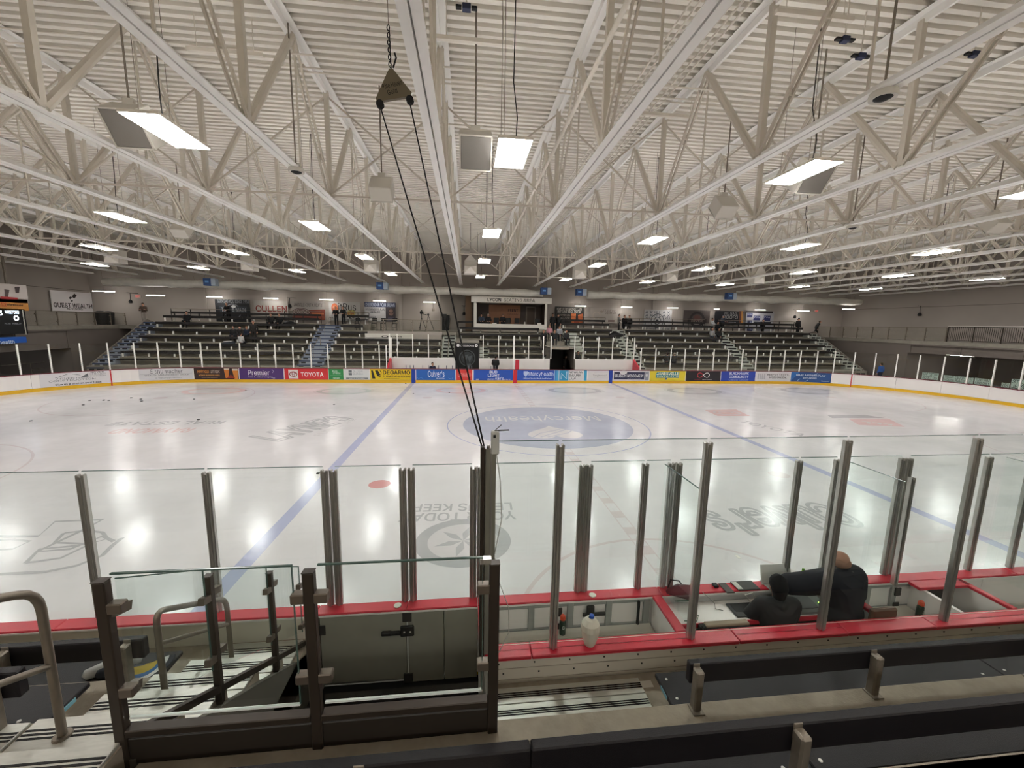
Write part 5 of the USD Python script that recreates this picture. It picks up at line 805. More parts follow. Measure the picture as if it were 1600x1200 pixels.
pe('person in a light grey jacket seated high in the right section', seat_on(1112, 4), .1, 'sit', 1.74, '#8f8f90', '#4a4f57', arms='lap', hair='#b09a86'); pe('person in black seated beside the light grey jacket', seat_on(1122.5, 4), -.1, 'sit', 1.74, '#0e0e11', '#101116', arms='lap')
pe('person in a dark grey shirt with an arm out, seated low in the right section', seat_on(1042, 0), math.pi*.85, 'sit', 1.8, '#2a2b2d', '#212224', arms='lap', hair='#2b2320', coat=False); pe('person in dark grey seated right of the one with an arm out', seat_on(1053, 0), math.pi, 'sit', 1.76, '#303133', '#212224', arms='lap', hair='#8f8578')
pe('person with a dark cap standing on the top row at the right', floor_on(1245, 34.9, ZW+.1), .1, 'stand', 1.82, '#1c1b1d', '#121215', hat='#1a1a1d'); pe('person in black stooping as they walk at the top of the rightmost stairs', floor_on(1273.5, 34.4, ZW), 1.2, 'walk', 1.74, '#0e0e0f', '#0f0f11', lean=.4); pe('dark person standing before the navy blocks banner', floor_on(1190, 35.1, ZW), .1, 'stand', 1.7, '#15151a', '#17171c')
pe('person in a blue jacket with their back turned, behind the right corner glass', floor_on(1374, 27.0, .0), math.pi, 'stand', 1.72, '#2c5fae', '#1d2a44', hair='#1d1a18')
# ---------------------------------------------------------------- the near side: boards, gate and boxes
nb = thing('near_boards', 'near dasher boards with a red cap rail and beige backs', 'boards')
for a, b in ((-21.95, -5.5), (-3.5, 21.95)):
    xs = np.append(np.arange(a, b-.4, 2.44), b)
    for p, q in zip(xs[:-1], xs[1:]): obj('board_panel', MB().box(p+.004, q-.004, -.30, -.20, .2, 1.03), WHITE, nb); obj('kick_plate', MB().box(p, q, -.30, -.19, 0, .2), YEL, nb)
    if a < -10:
        for p, q in zip(xs[:-1], xs[1:]): obj('back_panel', MB().box(p+.003, q-.003, -.36, -.305, 0, 1.03), BEIGE, nb)
for a, b in ((-21.95, -13.0), (-13.0, -8.2), (-8.2, -5.42), (-5.42, -4.36), (-4.36, -3.5), (-3.5, -1.1), (-1.1, 1.4), (1.4, 4.3), (4.3, 21.95)): obj('cap_rail', MB().box(a+.002, b-.002, -.365, -.195, 1.03, 1.075, .008), RED, nb)
obj('cap_edge', MB().box(-21.9, 21.9, -.374, -.366, 1.035, 1.055), WHITE, nb)
g = thing('player_gate', 'dark grey double gate in the boards at the end of the tunnel', 'gate')
GD = P('gate_grey', '#9a978b', .45, noise=.08, nscale=4)
obj('added_backing', MB().box(-5.5, -3.5, -.249, -.2, .06, 1.03), GD, g); obj('side_panel', MB().box(-5.5, -5.39, -.36, -.25, .03, 1.03), GD, g); leaf = obj('gate_leaf', MB().box(-5.38, -4.375, -.355, -.25, .12, 1.03, .006), GD, g); obj('gate_leaf', MB().box(-4.345, -3.92, -.355, -.25, .06, 1.03, .006), GD, g); obj('gate_leaf', MB().box(-3.912, -3.5, -.355, -.25, .06, 1.03, .006), GD, g)  # panel behind the leaves added to block light through the seams
obj('painted_gap_light', MB().box(-4.368, -4.352, -.34, -.33, .1, 1.03), P('gap_light_paint', '#e6e6e2', .4), g)  # pale strip painted as light showing through the gate seam
for x, z in ((-5.37, .86), (-5.37, .27), (-4.36, .97), (-4.36, .13)): obj('hinge', MB().box(x-.055, x+.055, -.37, -.355, z-.065, z+.065, .006), DGREY, leaf)
obj('latch', MB().box(-4.44, -4.28, -.39, -.355, .72, .86, .01).box(-4.62, -4.44, -.40, -.36, .75, .80, .01).box(-4.66, -4.54, -.42, -.37, .765, .815, .01), BLACK, leaf); obj('latch_screws', MB().box(-4.40, -4.38, -.395, -.39, .78, .80).box(-4.33, -4.31, -.395, -.39, .78, .80), CAB, leaf)
# boxes
pb = thing('box_partitions', "white walls and red side rails dividing the penalty boxes and scorekeepers' box", 'partitions'); GRM = C('#9a9c98')
obj('front_wall', MB().box(-3.45, 6.0, -1.17, -1.0, .05, 1.03), BEIGE, pb)
for z in (.62, .80, .93): obj('panel_line', MB().box(-3.45, 6.0, -1.174, -1.17, z, z+.006), C('#a79f90'), pb)
for x in np.arange(-3.3, 6, .38): obj('screw', MB().box(x-.008, x+.008, -1.176, -1.17, .985, 1.0).box(x-.008+.05, x+.058, -1.176, -1.17, .87, .885), DGREY, pb)
for a, b in ((-3.45, -2.95), (-2.95, -.6), (-.6, .75), (.75, 1.9), (1.9, 4.2), (4.2, 6.0)): obj('front_rail', MB().box(a+.003, b-.003, -1.185, -.985, 1.03, 1.075, .008), RED, pb)
obj('rail_line', MB().box(-3.45, 6.0, -1.02, -1.012, 1.0755, 1.078), C('#e8c9c4'), pb)
for x0, x1 in ((-3.5, -3.40), (-1.24, -1.12), (1.36, 1.46), (2.55, 2.62), (3.25, 3.33)):
    obj('side_wall', MB().box(x0+.01, x1-.01, -1.0, -.36, .05, 1.03), WHITE, pb)
    if x0 < 2 or x0 > 3: obj('side_rail', MB().box(x0, x1, -.985, -.366, 1.031, 1.073, .008), RED, pb)
obj('rail_step', MB().box(2.5, 3.3, -.52, -.366, 1.03, 1.073, .006), RED, pb)
obj('box_floor', MB().box(-3.4, 6.0, -1.0, -.3, .0, .05), RUBBER, pb)
for a, b in ((-3.38, -1.25), (1.47, 3.2)):
    obj('inner_panel', MB().box(a, b, -.315, -.301, .55, 1.0), WHITE, pb)
    for z0, z1 in ((.97, 1.03), (.55, .68)): obj('frame_rail', MB().box(a, b, -.345, -.316, z0, z1, .004), GRM, pb)
    for x in np.linspace(a+.05, b-.05, 5): obj('frame_post', MB().box(x-.04, x+.04, -.35, -.316, .5, 1.02, .004), GRM, pb)
    obj('lower_ledge', MB().box(a, b, -.5, -.32, .42, .5), CAB, pb)
    obj('gate_hinge', MB().box(a+.86, a+.95, -.37, -.35, .6, .75, .01).box(a+.86, a+.95, -.37, -.35, .85, .97, .01), DGREY, pb)
    obj('gate_latch', MB().box(a+1.22, a+1.52, -.38, -.35, .83, .88, .01).box(a+1.27, a+1.37, -.385, -.35, .72, .98, .01).box(a+1.31, a+1.335, -.39, -.36, .42, .85), DGREY, pb)
    obj('gate_rod', MB().box(a+1.95, a+1.975, -.38, -.35, .42, 1.0), BLACK, pb)
t = thing('box_fitting', 'dark jacket hung inside the far right box', 'jacket'); obj('cloth', MB().box(2.75, 3.15, -.42, -.33, .62, .95, .05), C('#2c2b2b'), t); obj('sleeve', MB().tube([(2.98, -.42, .75), (3.12, -.5, .66), (3.2, -.52, .6)], .05, 8), C('#2c2b2b'), t, smooth=True)
# glass posts: back row on the boards, front row on the box wall
def post_shape(x, y, z0, z1, w=.085, d=.06): return MB().box(x-w/2, x-.012, y-d/2, y+d/2, z0, z1, .018).box(x+.012, x+w/2, y-d/2, y+d/2, z0, z1, .018).box(x-.014, x+.014, y-d/2-.012, y-d/2+.01, z0, z1-.02, .006)
def screen(label, y, xs, z1, posts_at=None, grp=None, thick=.014):
    t = thing('rink_glass', label, 'glass screen')
    for x in xs: obj('post', post_shape(x, y, 1.075, z1+.02), STEEL, t)
    for a, b in zip(xs[:-1], xs[1:]):
        obj('pane', MB().box(a+.018, b-.018, y-thick/2, y+thick/2, 1.075, z1+.055), GLASSN, t); obj('pane_edge', MB().box(a+.018, b-.018, y-thick/2, y+thick/2, z1+.055, z1+.060), GEDGE, t)
    return t
screen('clear near glass on steel posts in front of the left benches and the gate', -.2, [-13.0, -11.7, -10.4, -9.12, -7.85, -6.57, -5.29], 2.785)
screen('clear glass panes over the dark double gate', -.2, [-5.19, -4.40], 2.785); screen('clear glass pane right of the gate seam', -.2, [-4.30, -3.56], 2.785)
screen('clear back glass of the left penalty box', -.2, [-3.47, -2.20], 2.785); screen('clear narrow back glass pane over the left penalty box door', -.2, [-2.11, -1.38, -1.03], 2.785)
screen("clear back glass before the scorekeepers' table", -.2, [-.93, .755, 1.32], 2.785); screen('clear back glass of the right penalty box', -.2, [1.42, 2.30], 2.785); screen('clear back glass right of the shorter double post', -.2, [2.41, 3.68, 4.4, 5.7, 7.0], 2.785)
tag(obj('short_post', post_shape(2.21, -.42, 1.075, 2.62, .06), STEEL), 'shorter steel post beside the double post on the right back rail', 'post')
screen('taller clear front glass of the boxes on stout steel posts', -1.09, [-3.40, -2.71, -1.138, .47, 2.10, 3.72, 5.3], 3.33)
for x, y1, w in ((-1.14, -1.02, "left side of the scorekeepers' box"), (1.40, -.98, "right side of the scorekeepers' box"), (3.9, -.98, 'right end of the right penalty box')):
    t = thing('side_glass', 'clear side glass pane on the %s' % w, 'glass pane', 'side panes'); obj('pane', MB().box(x-.007, x+.007, y1, -.24, 1.075, 2.80), GLASSN, t); obj('pane_edge', MB().box(x-.007, x+.007, y1, -.24, 2.80, 2.806), GEDGE, t)
t = thing('steel_tower', 'tall dark steel plate post at the left corner of the box glass', 'post'); TW = P('tower_steel', '#85847a', .4, metal=.3, noise=.15, nscale=2)
obj('left_post', MB().box(-3.505, -3.462, -1.15, -1.05, 1.0, 3.34, .008), BRONZE, t); obj('plate', MB().box(-3.461, -3.352, -1.13, -1.10, 1.075, 3.32, .006), TW, t); obj('side_pane', MB().box(-3.49, -3.476, -1.04, -.24, 1.075, 2.8), GLASSN, t)
t = thing('wireless_unit', 'pale box with antennas fixed on top of the steel tower', 'device'); obj('case', MB().box(-3.405, -3.325, -1.16, -1.09, 3.27, 3.50, .012), C('#b9bab6'), t); obj('window', MB().box(-3.385, -3.36, -1.165, -1.16, 3.44, 3.47), BLACK, t); obj('antenna', MB().tube([(-3.37, -1.12, 3.5), (-3.23, -1.15, 3.515)], .006, 5).tube([(-3.37, -1.12, 3.5), (-3.3, -1.05, 3.54)], .004, 5), DGREY, t)
t = tag(obj('white_wire', MB().tube([(-3.35, -1.12, 3.27), (-3.31, -1.15, 3.0), (-3.29, -1.14, 2.6), (-3.36, -1.14, 2.2), (-3.30, -1.14, 1.9), (-3.20, -1.12, 1.6), (-3.19, -1.10, 1.3), (-3.27, -1.10, 1.12), (-3.30, -1.12, 1.08)], .0045, 6), C('#b5b5ae'), smooth=True), 'thin wire hanging loose from the unit on the steel tower', 'wire')
for i, (a, b) in enumerate(((-.15, -3.49), (.24, -3.47))):
    p = np.array([HP[0]+a, HP[1]-.025, HP[2]-.24+.06*i]); q = np.array([b, -1.08, 3.33]); tag(obj('hoist_cable', MB().tube([p, p+(q-p)*.33-[0, 0, .02], p+(q-p)*.66-[0, 0, .02], q, q-[0, 0, 1.1], q+[.04*i, .0, -2.2]], .0095, 6), BLACK), 'long black cable from the %s wheel of the pulley plate down to the steel tower' % ('left', 'right')[i], 'cable', 'hoist cables')
# scorekeepers' table and what lies on it
t = thing('score_table', "white scorekeepers' table top behind the boards", 'table'); obj('top', MB().box(-1.08, 1.34, -.74, -.37, .915, .95, .006), WHITE, t); obj('front_edge', MB().box(-1.08, 1.34, -.76, -.741, .90, .955), RED, t)
for x in (-1.0, .1, 1.25): obj('leg', MB().box(x-.03, x+.03, -.7, -.64, .05, .915), GRM, t)
def S(name, label, cat, *parts):
    t = thing(name, label, cat)
    for n, mb, m_ in parts: obj(n, mb, m_, t)
    return t
S('laptop', "silver laptop standing open on the red rail before the beanie wearer", 'laptop', ('base', MB().box(.38, .84, -.40, -.20, 1.077, 1.095, .005), C('#9a9a98')), ('lid', MB().beam((.36, -.24, 1.2), (.80, -.24, 1.2), .012, .26, up=(0, .25, 1)), C('#dadbd8')))
S('paper_sheet', 'crumpled white paper beside the laptop', 'paper', ('sheet', MB().add([(.82, -.3, 1.10), (.98, -.38, 1.08), (1.02, -.24, 1.14), (.86, -.2, 1.16)], [(0, 1, 2, 3)]), CAB))
S('green_bottle', 'lime green drink bottle on the red rail', 'bottle', ('body', MB().lathe([(0, 0), (.035, 0), (.037, .02), (.037, .13), (.02, .17), (.014, .19)], (.94, -.29, 1.076), 14), C('#9fd03a', .25)), ('cap', MB().lathe([(.016, 0), (.016, .025), (0, .027)], (.94, -.29, 1.265), 10), C('#5e9a2c')))
S('clear_bag', 'crumpled clear and white bag on the rail in front of the bald person', 'bag', ('bag', done([m3.Manifold.batch_hull([sph((1.15+dx, -.30+dy, 1.12+dz), .05) for dx, dy, dz in ((-.1, 0, -.0), (.08, 0, .06), (0, .03, .10), (.1, -.02, .0))])]), C('#c6c9c4', .3)))
S('score_console', 'grey scoreboard control console with a small green light on the table', 'console', ('case', MB().poly([(-.72, .951), (-.42, .951), (-.42, 1.03), (-.72, .985)], .42, 1.0, 'x'), C('#6c6d69')), ('keypad', MB().beam((.60, -.57, 1.012), (.86, -.57, 1.012), .20, .006, up=(0, -.15, 1)), C('#4c4d4b')), ('green_light', MB().box(.92, .935, -.60, -.585, 1.007, 1.016), P('led_green', '#6ee03a', .5, emit=3.0)))
S('open_laptop', 'thin black laptop beside the beanie wearer on the table', 'laptop', ('base', MB().box(-.28, .06, -.70, -.46, .952, .972, .005), C('#2c2d2e')), ('keys', MB().box(-.24, .02, -.62, -.48, .9725, .975), BLACK), ('cable', MB().tube([(.05, -.5, .98), (.0, -.44, 1.06), (.12, -.42, 1.07), (.16, -.46, .98)], .006, 5), CAB))
S('notebook', 'black notebook with a white pen strip on the red rail', 'notebook', ('cover', MB().box(-.05, .26, -.38, -.20, 1.076, 1.092, .004), C('#34332f')), ('strip', MB().box(-.05, .02, -.37, -.22, 1.0925, 1.098), C('#bdbcb4')))
S('phone_case', 'dark folded case on the red rail left of the notebook', 'case', ('body', MB().box(-.24, -.13, -.42, -.22, 1.076, 1.094, .006), C('#4a403c'))); S('small_black_gadget', 'small black gadget on the red rail', 'gadget', ('body', MB().box(-.34, -.27, -.30, -.22, 1.076, 1.11, .015), BLACK)); S('yellow_tape', 'small yellow and dark lump on the red rail', 'tape', ('roll', MB().lathe([(.03, 0), (.05, 0), (.05, .035), (.03, .035)], (-.62, -.27, 1.077), 14), C('#a8863c')))
S('cable_bag', 'dark red bag of cables at the left end of the table', 'bag', ('bag', done([m3.Manifold.batch_hull([sph((-.88+dx, -.34+dy, 1.10+dz), .045) for dx, dy, dz in ((-.12, 0, 0), (.2, .03, 0), (.1, -.08, -.03), (0, 0, .05))])]), C('#4b1c26')), ('handle', MB().tube([(-1.0, -.3, 1.12), (-.96, -.28, 1.22), (-.84, -.28, 1.2), (-.78, -.34, 1.12)], .01, 6), BLACK))
S('green_cable', 'thin green cable looping over the table end', 'cable', ('loop', MB().tube([(-.95, -.4, 1.0), (-.80, -.48, 1.06), (-.76, -.58, 1.0), (-.9, -.66, .97), (-.80, -.70, 1.02), (-.84, -.74, .98), (-.98, -.7, .96)], .006, 6), C('#23523a'))); S('white_cable', 'thin pale cable lying across the table', 'cable', ('wire', MB().tube([(-.55, -.36, 1.08), (-.42, -.44, .97), (-.46, -.52, .956), (-.38, -.56, .956)], .004, 5), C('#9a9a94')))
t = thing('office_chair', 'black chair back with a tan top edge left of the beanie wearer', 'chair'); obj('backrest', MB().box(-.88, -.30, -.97, -.88, .82, 1.08, .035), BLACK, t); obj('tan_edge', MB().box(-.86, -.32, -.965, -.885, 1.065, 1.10, .02), C('#8b7a66'), t); obj('seat', MB().box(-.85, -.35, -.9, -.5, .5, .57, .03), BLACK, t); obj('stem', MB().tube([(-.6, -.7, .05), (-.6, -.7, .5)], .035, 8), BLACK, t); obj('base', MB().box(-.85, -.35, -.73, -.67, .05, .09).box(-.63, -.57, -.95, -.45, .05, .09), BLACK, t)
S('black_case', 'black case leaning at the left end of the table', 'case', ('body', MB().box(-.86, -.52, -.86, -.78, .75, 1.0, .02), BLACK))
pe("person in a black beanie and dark jacket seated at the scorekeepers' table, seen from behind", (.17, -.80, .05), math.pi-.1, 'sit', 1.72, '#1b1b1e', '#15151a', arms='table', hat='#0d0d0e', hood='up', seat=.55, n=14, fine=.035, lean=.05, bulk=1.15, skin='#a9806c')
def mirror_person():
    pe("large bald person in a dark navy jacket reaching over the scorekeepers' table, seen from behind", (1.12, -.72, .05), math.pi+.15, 'stand', 1.68, '#14161f', '#15161c', arms='reach2', bald=True, bulk=1.65, hair='#8d6c5a', n=14, fine=.035, lean=.10, skin='#a97f6a', collar='#3a3550', turn=-.3)
mirror_person()
tag(obj('brown_chair', MB().box(1.25, 1.60, -.99, -.93, .75, 1.18, .04), C('#5c4536')), 'brown chair back beside the bald person', 'chair')
# bottles and jug
def sports_bottle(x, y, z, label): S('sports_bottle', label, 'bottle', ('body', MB().lathe([(0, 0), (.038, 0), (.04, .01), (.04, .17), (.034, .19), (.034, .2)], (x, y, z), 16), C('#1d3326', .35)), ('cap', MB().lathe([(.034, .2), (.036, .22), (.03, .25), (.012, .27), (0, .275)], (x, y, z), 16), C('#cc4a2c', .4)), ('letter', MB().add(*(lambda v, f: (np.c_[v[:, 0]+x, y-.041-v[:, 2], v[:, 1]+z+.09], f))(*fit_text('G', -.014, .016, 0, .05))), C('#d6ddd2')))
sports_bottle(-2.44, -.45, .68, 'green sports bottle with an orange cap on the ledge of the left penalty box'); sports_bottle(2.42, -.62, .70, 'green sports bottle with an orange cap in the right penalty box')
obj('bottle_ledge', MB().box(-3.38, -1.25, -.52, -.36, .62, .675), CAB, pb); obj('bottle_ledge', MB().box(1.47, 2.54, -.70, -.36, .62, .695), CAB, pb)
S('milk_jug', 'round translucent white jug with a blue cap on the front red rail', 'jug', ('body', MB().lathe([(0, 0), (.05, 0), (.062, .02), (.092, .12), (.104, .2), (.095, .26), (.055, .31), (.025, .325)], (-2.30, -1.085, 1.076), 20), C('#cfcbbb', .4)), ('cap', MB().lathe([(.026, 0), (.026, .03), (0, .032)], (-2.29, -1.085, 1.40), 12), C('#2450b0')))
S('white_tape_roll', 'small white disc on the back red rail of the left penalty box', 'disc', ('disc', MB().lathe([(0, 0), (.045, 0), (.045, .008), (0, .008)], (-2.02, -.30, 1.076), 16), CAB)); S('white_tape_roll', 'small white disc on the red rail above the gate', 'disc', ('disc', MB().lathe([(0, 0), (.045, 0), (.045, .008), (0, .008)], (-4.48, -.29, 1.076), 16), CAB))
p = on_z(1153, 870, .004); tag(obj('paper_rectangle', MB().box(p[0]-.03, p[0]+.03, p[1]-.06, p[1]+.06, .003, .006), CAB), 'small white slip lying on the ice beyond the scorekeepers', 'slip')
# ---------------------------------------------------------------- near stands
ns = thing('near_stand', 'stepped concrete stand in the foreground', 'grandstand')
RR = [-2.05, -3.05, -4.0, -4.95]; RL = [-1.37, -2.28, -3.19, -4.10]; Z2 = [.77, 1.32, 1.87, 2.42, 2.97]
XT0, XT1 = -5.5, -3.42
obj('right_platform', MB().box(XT1, 6.5, RR[0], -1.178, .4, .765), CONC, ns); obj('left_platform', MB().box(-13, XT0, RL[0], -.362, .4, .765), CONC, ns)
for k in range(2):
    y1 = RR[k]; y0 = RR[k+1]; obj('tier', MB().box(XT1, 6.5, y0-.02, y1, Z2[k+1]-.6, Z2[k+1], .012), CONC, ns)
for k in range(2): obj('tier', MB().box(-13, -6.45, RL[k+1]-.02, RL[k], Z2[k+1]-.6, Z2[k+1], .012), CONC, ns)
obj('tier', MB().box(-13, 6.5, -4.0, RR[1]-.02, 1.2, 1.87), CONC, ns)
for k, (a, b, z) in enumerate(((-5.0, -4.0, 2.42), (-6.0, -5.0, 2.97), (-11.98, -6.0, 3.5))): obj('tier', MB().box(-30, 30, a, b, .5, z), CONC, ns)
# tunnel
t = thing('player_tunnel', 'dark sloping side walls, kerb and black mat of the tunnel below the near stand', 'tunnel'); TG = C('#625e55', .8)
obj('left_wall', MB().poly([(-.36, .02), (-.36, .60), (-.70, .765), (-1.37, 1.20), (-2.74, 2.04), (-2.74, .02)], XT0-.05, XT0, 'x'), TG, t)
obj('right_wall', MB().poly([(-.36, .02), (-.36, 1.0), (-1.18, 1.0), (-2.05, 1.30), (-2.74, 1.95), (-2.74, .02)], XT1-.04, XT1-.005, 'x'), TG, t)
obj('kerb', MB().box(XT0, XT1, -2.9, -2.72, 0, 2.0, .01), CONC, t); obj('mat', MB().box(XT0, XT1-.04, -2.72, -.3, 0, .035), RUBBER, t)
# aluminium aisle steps on the left
ys = [-.40, -.92, -1.37, -1.83, -2.28, -2.74, -3.19, -3.65]
def tread(t, x0, x1, y0, y1, z, parts=1):
    w = (y1-y0)/parts
    for k in range(parts):
        a = y0+k*w; tr_ = obj('tread', MB().box(x0, x1, a+.004, a+w-.004, z, z+.022, .003), TREAD, t)
        m_ = MB()
        for q in (.38, .50, .62): m_.box(x0+.005, x1-.005, a+w*q-.007, a+w*q+.007, z+.0215, z+.0235)
        obj('groove', m_, GROOVE, tr_)
t = thing('aisle_steps', 'ribbed aluminium aisle steps going down to the left of the tunnel', 'stairs')
for k in range(6):
    z = .77+.275*k; x0 = -6.44; y0 = ys[k+1]; y1 = ys[k]
    if k: obj('step_block', MB().box(x0, XT0-.052, y0, y1, z-.5, z-.001), CONC, t)
    tread(t, x0+.005, XT0-.06, y0, y1, z, 2 if k else 2)
t = thing('walk_planks', 'ribbed aluminium planks on the floor behind the left bench end', 'planks'); tread(t, -9.5, -6.46, RL[1]-.42, RL[1]-.02, 1.871, 2); tread(t, -9.5, -6.46, RL[1]-.86, RL[1]-.46, 1.871, 2)
t = thing('walk_planks', 'ribbed aluminium floor planks between the box wall and the right bench', 'planks'); tread(t, -3.38, -1.80, -1.62, -1.25, .766, 2); tread(t, -3.38, -1.72, -1.95, -1.64, .766, 2)
for x in (-1.76, -1.70): obj('white_scrap', MB().box(x-.03, x+.03, -1.36, -1.28, .766, .768), CAB, t)
# plank benches
def near_bench(label, x0, x1, yr, z0, z1, posts, joints=(), skip_seat=False, sticker=None):
    t = thing('plank_bench', label, 'bench', 'foreground plank benches'); xs = [x0]+list(joints)+[x1]
    for a, b in zip(xs[:-1], xs[1:]):
        if not skip_seat: sp_ = obj('seat_plank', MB().box(a+.004, b-.004, yr+.075, yr+.43, z0+.385, z0+.43, .008), PLANK, t)
    obj('backrest_plank', MB().box(x0+(.07 if not skip_seat else 0), x1, yr-.02, yr+.045, z1+.20, z1+.385, .008), PLANK, t)
    for px in posts:
        m_ = MB().box(px-.034, px+.034, yr-.10, yr-.022, z1, z1+.375, .012).box(px-.028, px+.028, yr-.03, yr-.021, z1+.3, z1+.40, .003)
        obj('post', m_.box(px-.05, px+.05, yr-.13, yr-.02, z1, z1+.012, .002), BRACK, t)
        if not skip_seat: obj('seat_bracket', MB().box(px-.03, px+.03, yr+.0, yr+.40, z0+.33, z0+.384, .004).box(px-.03, px+.03, yr, yr+.04, z0+.1, z0+.38), DGREY, t)
    if not skip_seat:
        for a, b in zip(xs[:-1], xs[1:]):
            for x, y in ((a+.08, yr+.15), (a+.08, yr+.35), (b-.2, yr+.13)): obj('bolt', MB().lathe([(0, .006), (.012, .004), (.014, 0)], (x, y, z0+.4301), 8), C('#e6e4e0'), sp_)
        if sticker: obj('sticker', MB().box(sticker-.002, sticker+.003, yr+.18, yr+.30, z0+.392, z0+.424), C('#7fb3c4'), sp_)
    return t
near_bench('front dark plank bench right of the tunnel, nearest the red box rail', -1.82, 6.4, RR[0], Z2[0], Z2[1], (-1.70, -.03, 1.65, 3.3), (1.62, 4.0), sticker=-1.82)
near_bench('second dark plank bench at the bottom right corner', -3.35, 6.4, RR[1], Z2[1], Z2[2], (-1.72, .1, 1.9), (-1.42, 1.4))
near_bench('dark backrest plank behind the tunnel railing at the bottom of the photo', -5.6, -3.285, RR[1], Z2[1], Z2[2], (-4.18,), (), True)
near_bench('front dark plank bench left of the aisle, with a striped shirt on it', -12, -6.48, RL[0], Z2[0], Z2[1], (-7.55, -6.6, -9.2), ())
near_bench('second dark plank bench at the left edge', -12, -6.5, RL[1], Z2[1], Z2[2], (-6.62, -8.3), (), sticker=-6.497)
# striped shirt left on the bench
t = thing('striped_shirt', 'white, navy, blue and yellow striped shirt lying on the left front bench', 'shirt')
def drape(w0, w1, base=(-6.74, -1.16)):
    mb = MB(); n = 9; A = []
    for i in range(n+1):
        a = i/n; ang = -1.9+a*2.3
        for r in (w0, w1): A.append((base[0]-.02+.30*r*math.cos(ang)*1.0, base[1]+.24*r*math.sin(ang), 1.225+.10*(1-abs(r-.55))*(.6+.4*math.sin(3*a+r*4))))
    v = np.array(A); k = np.arange(n)*2; f = np.stack([k, k+1, k+3, k+2], 1); v2 = v-[0, 0, .018]; N = len(v); return mb.add(np.vstack([v, v2]), np.vstack([f, f[:, ::-1]+N, np.stack([k, k+2, k+2+N, k+N], 1), np.stack([k+1, k+1+N, k+3+N, k+3], 1)]))
for a, b, c_ in ((.0, .28, '#3b3f4c'), (.28, .42, '#a58f3a'), (.42, .6, '#b39a3c'), (.6, .74, '#3e6fa6'), (.74, .9, '#d2d3d2'), (.9, 1.05, '#252a33')): obj('stripe', drape(a, b), C(c_, .85), t, smooth=50)
obj('sleeve', done(limb([(-7.12, -1.20, 1.24), (-6.95, -1.12, 1.26), (-6.8, -1.1, 1.27)], [.05, .07, .06])), C('#c9cac8', .85), t, smooth=60); obj('cuff', done(limb([(-7.0, -1.22, 1.25), (-6.86, -1.2, 1.26)], [.045, .06])), C('#252a33', .85), t, smooth=60)
# handrails in the aisle
def arch(pts, r=.12, n=5):
    out = [np.array(pts[0], float)]
    for a, b, c in zip(pts[:-2], pts[1:-1], pts[2:]):
        a, b, c = (np.array(x, float) for x in (a, b, c)); u = (a-b)/np.linalg.norm(a-b); w = (c-b)/np.linalg.norm(c-b); p, q = b+u*r, b+w*r
        out += [(1-s)**2*p+2*s*(1-s)*b+s*s*q for s in np.linspace(0, 1, n)]
    return np.array(out+[np.array(pts[-1], float)])
def handrail(label, x, ya, za, yb, zb, h=.92):
    t = thing('handrail', label, 'handrail', 'aisle handrails'); obj('bent_tube', MB().tube(arch([(x, ya, za), (x, ya, za+h), (x, yb, zb+h), (x, yb, zb)]), .024, 12), PIPE, t, smooth=50)
    obj('mid_rail', MB().tube([(x, ya, za+.5), (x, yb, zb+.5)], .019, 10), PIPE, t, smooth=50)
    for y, z in ((ya, za), (yb, zb)): obj('foot_plate', MB().lathe([(0, .012), (.045, .012), (.05, 0)], (x, y, z), 14), PIPE, t)
handrail('bent steel handrail at the left edge of the photo', -6.17, -2.42, 1.893, -3.50, 2.443, 1.0); handrail('bent steel aisle handrail seen through the glass railing', -6.17, -1.62, 1.343, -.72, .793, .80)
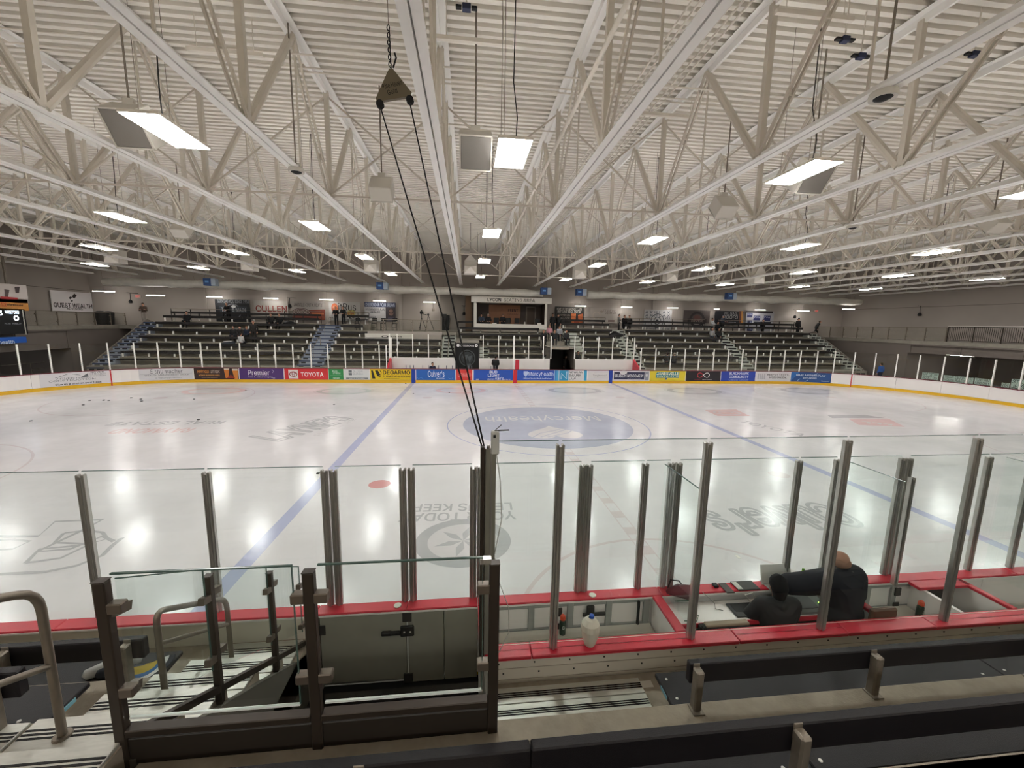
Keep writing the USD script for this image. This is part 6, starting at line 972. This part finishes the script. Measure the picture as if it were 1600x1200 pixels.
# glass railing round the tunnel
YR, XR = -2.72, -5.53
t = thing('tunnel_railing', 'dark bronze and glass railing around the tunnel opening in the foreground', 'railing')
def rpost(x, y, z0, z1, w=.062, d=.05): obj('post', MB().box(x-w/2, x+w/2, y-d/2, y+d/2, z0, z1, .006), BRONZE, t); obj('post_cap', MB().box(x-w/2-.001, x+w/2+.001, y-d/2-.001, y+d/2+.001, z1, z1+.004), BRONZE, t)
XA, XD, XE = -5.56, -4.51, -3.47
for x in (XA, XD, XE): rpost(x, YR, 1.98 if x != XE else 1.98, 3.135)
for a, b in ((XA, XD), (XD, XE)):
    obj('rail_bar', MB().box(a+.031, b-.031, YR-.03, YR+.03, 2.19, 2.235, .005), BRONZE, t); obj('kick_plate', MB().box(a+.031, b-.031, YR-.012, YR+.012, 2.0, 2.165, .003), C('#2a241e', .5), t)
    ga, gb = (a+.05, b-.09) if a == XA else (a+.05, b-.07)
    obj('glass_pane', MB().box(ga, gb, YR-.006, YR+.006, 2.30, 3.17), GLASSR, t); obj('glass_edge', MB().box(ga, gb, YR-.007, YR+.007, 3.17, 3.178).box(gb, gb+.004, YR-.007, YR+.007, 2.30, 3.178), GEDGE, t); obj('glass_lower_edge', MB().box(ga, gb, YR-.007, YR+.007, 2.288, 2.30), P('edge_bright', '#e9efec', .2), t)
    for x, s in ((a, 1), (b, -1)):
        for z in (2.47, 2.98): obj('clamp', MB().box(x+s*.025, x+s*.10, YR-.028, YR+.028, z-.03, z+.03, .006), STEEL if False else P('clamp_bronze', '#6b6157', .4, metal=.5), t)
obj('corner_bracket', MB().box(XE-.085, XE-.02, YR-.02, YR+.02, 3.14, 3.17), STEEL, t)
pts = [(-2.72, 2.04), (-1.95, 1.595), (-1.10, 1.06), (-.42, .63)]
for y, z in pts[1:3]: rpost(XR, y, z-.02, z+1.05, .05, .05)
obj('slope_bar', MB().beam((XR, -2.70, 2.16), (XR, -.42, .76), .045, .05), BRONZE, t)
for (y0, z0), (y1, z1) in zip(pts[:-1], pts[1:]):
    a0, a1 = y0+.05, y1-.05; s_ = (z1-z0)/(y1-y0); b0, b1 = z0+s_*.05+.28, z1-s_*.05+.28
    v = [(XR+dx, y, z) for dx in (-.006, .006) for y, z in ((a0, b0), (a1, b1), (a1, b1+.82), (a0, b0+.82))]; obj('glass_pane', MB().add(v, [(0, 1, 2, 3), (4, 7, 6, 5), (0, 4, 5, 1), (1, 5, 6, 2), (2, 6, 7, 3), (3, 7, 4, 0)]), GLASSR, t)
    obj('glass_edge', MB().beam((XR, a0, b0+.823), (XR, a1, b1+.823), .013, .007).beam((XR, a1, b1), (XR, a1, b1+.82), .013, .005), GEDGE, t)
    for y, z in ((y0, z0), (y1, z1)):
        for q in (.38, .88): obj('clamp', MB().beam((XR, y-.10 if y == y1 else y-.0, z+q+(s_*-.05)), (XR, y+.0 if y == y1 else y+.10, z+q), .045, .05), P('clamp_bronze', '#6b6157'), t)

t = thing('garage_rail', 'thin grey rail frame inside the left garage opening', 'rail'); p = on_x(50, 585, -36.5); y = p[1]
obj('rail', MB().tube([(-36.5, y-6, .95), (-36.5, y, .95), (-36.5, y, 0)], .03, 6), PIPE, t); obj('frame', MB().tube([(-36.5, y, .95), (-36.5, y+1.1, .95), (-36.5, y+1.1, .45), (-36.5, y, .45)], .03, 6), PIPE, t)
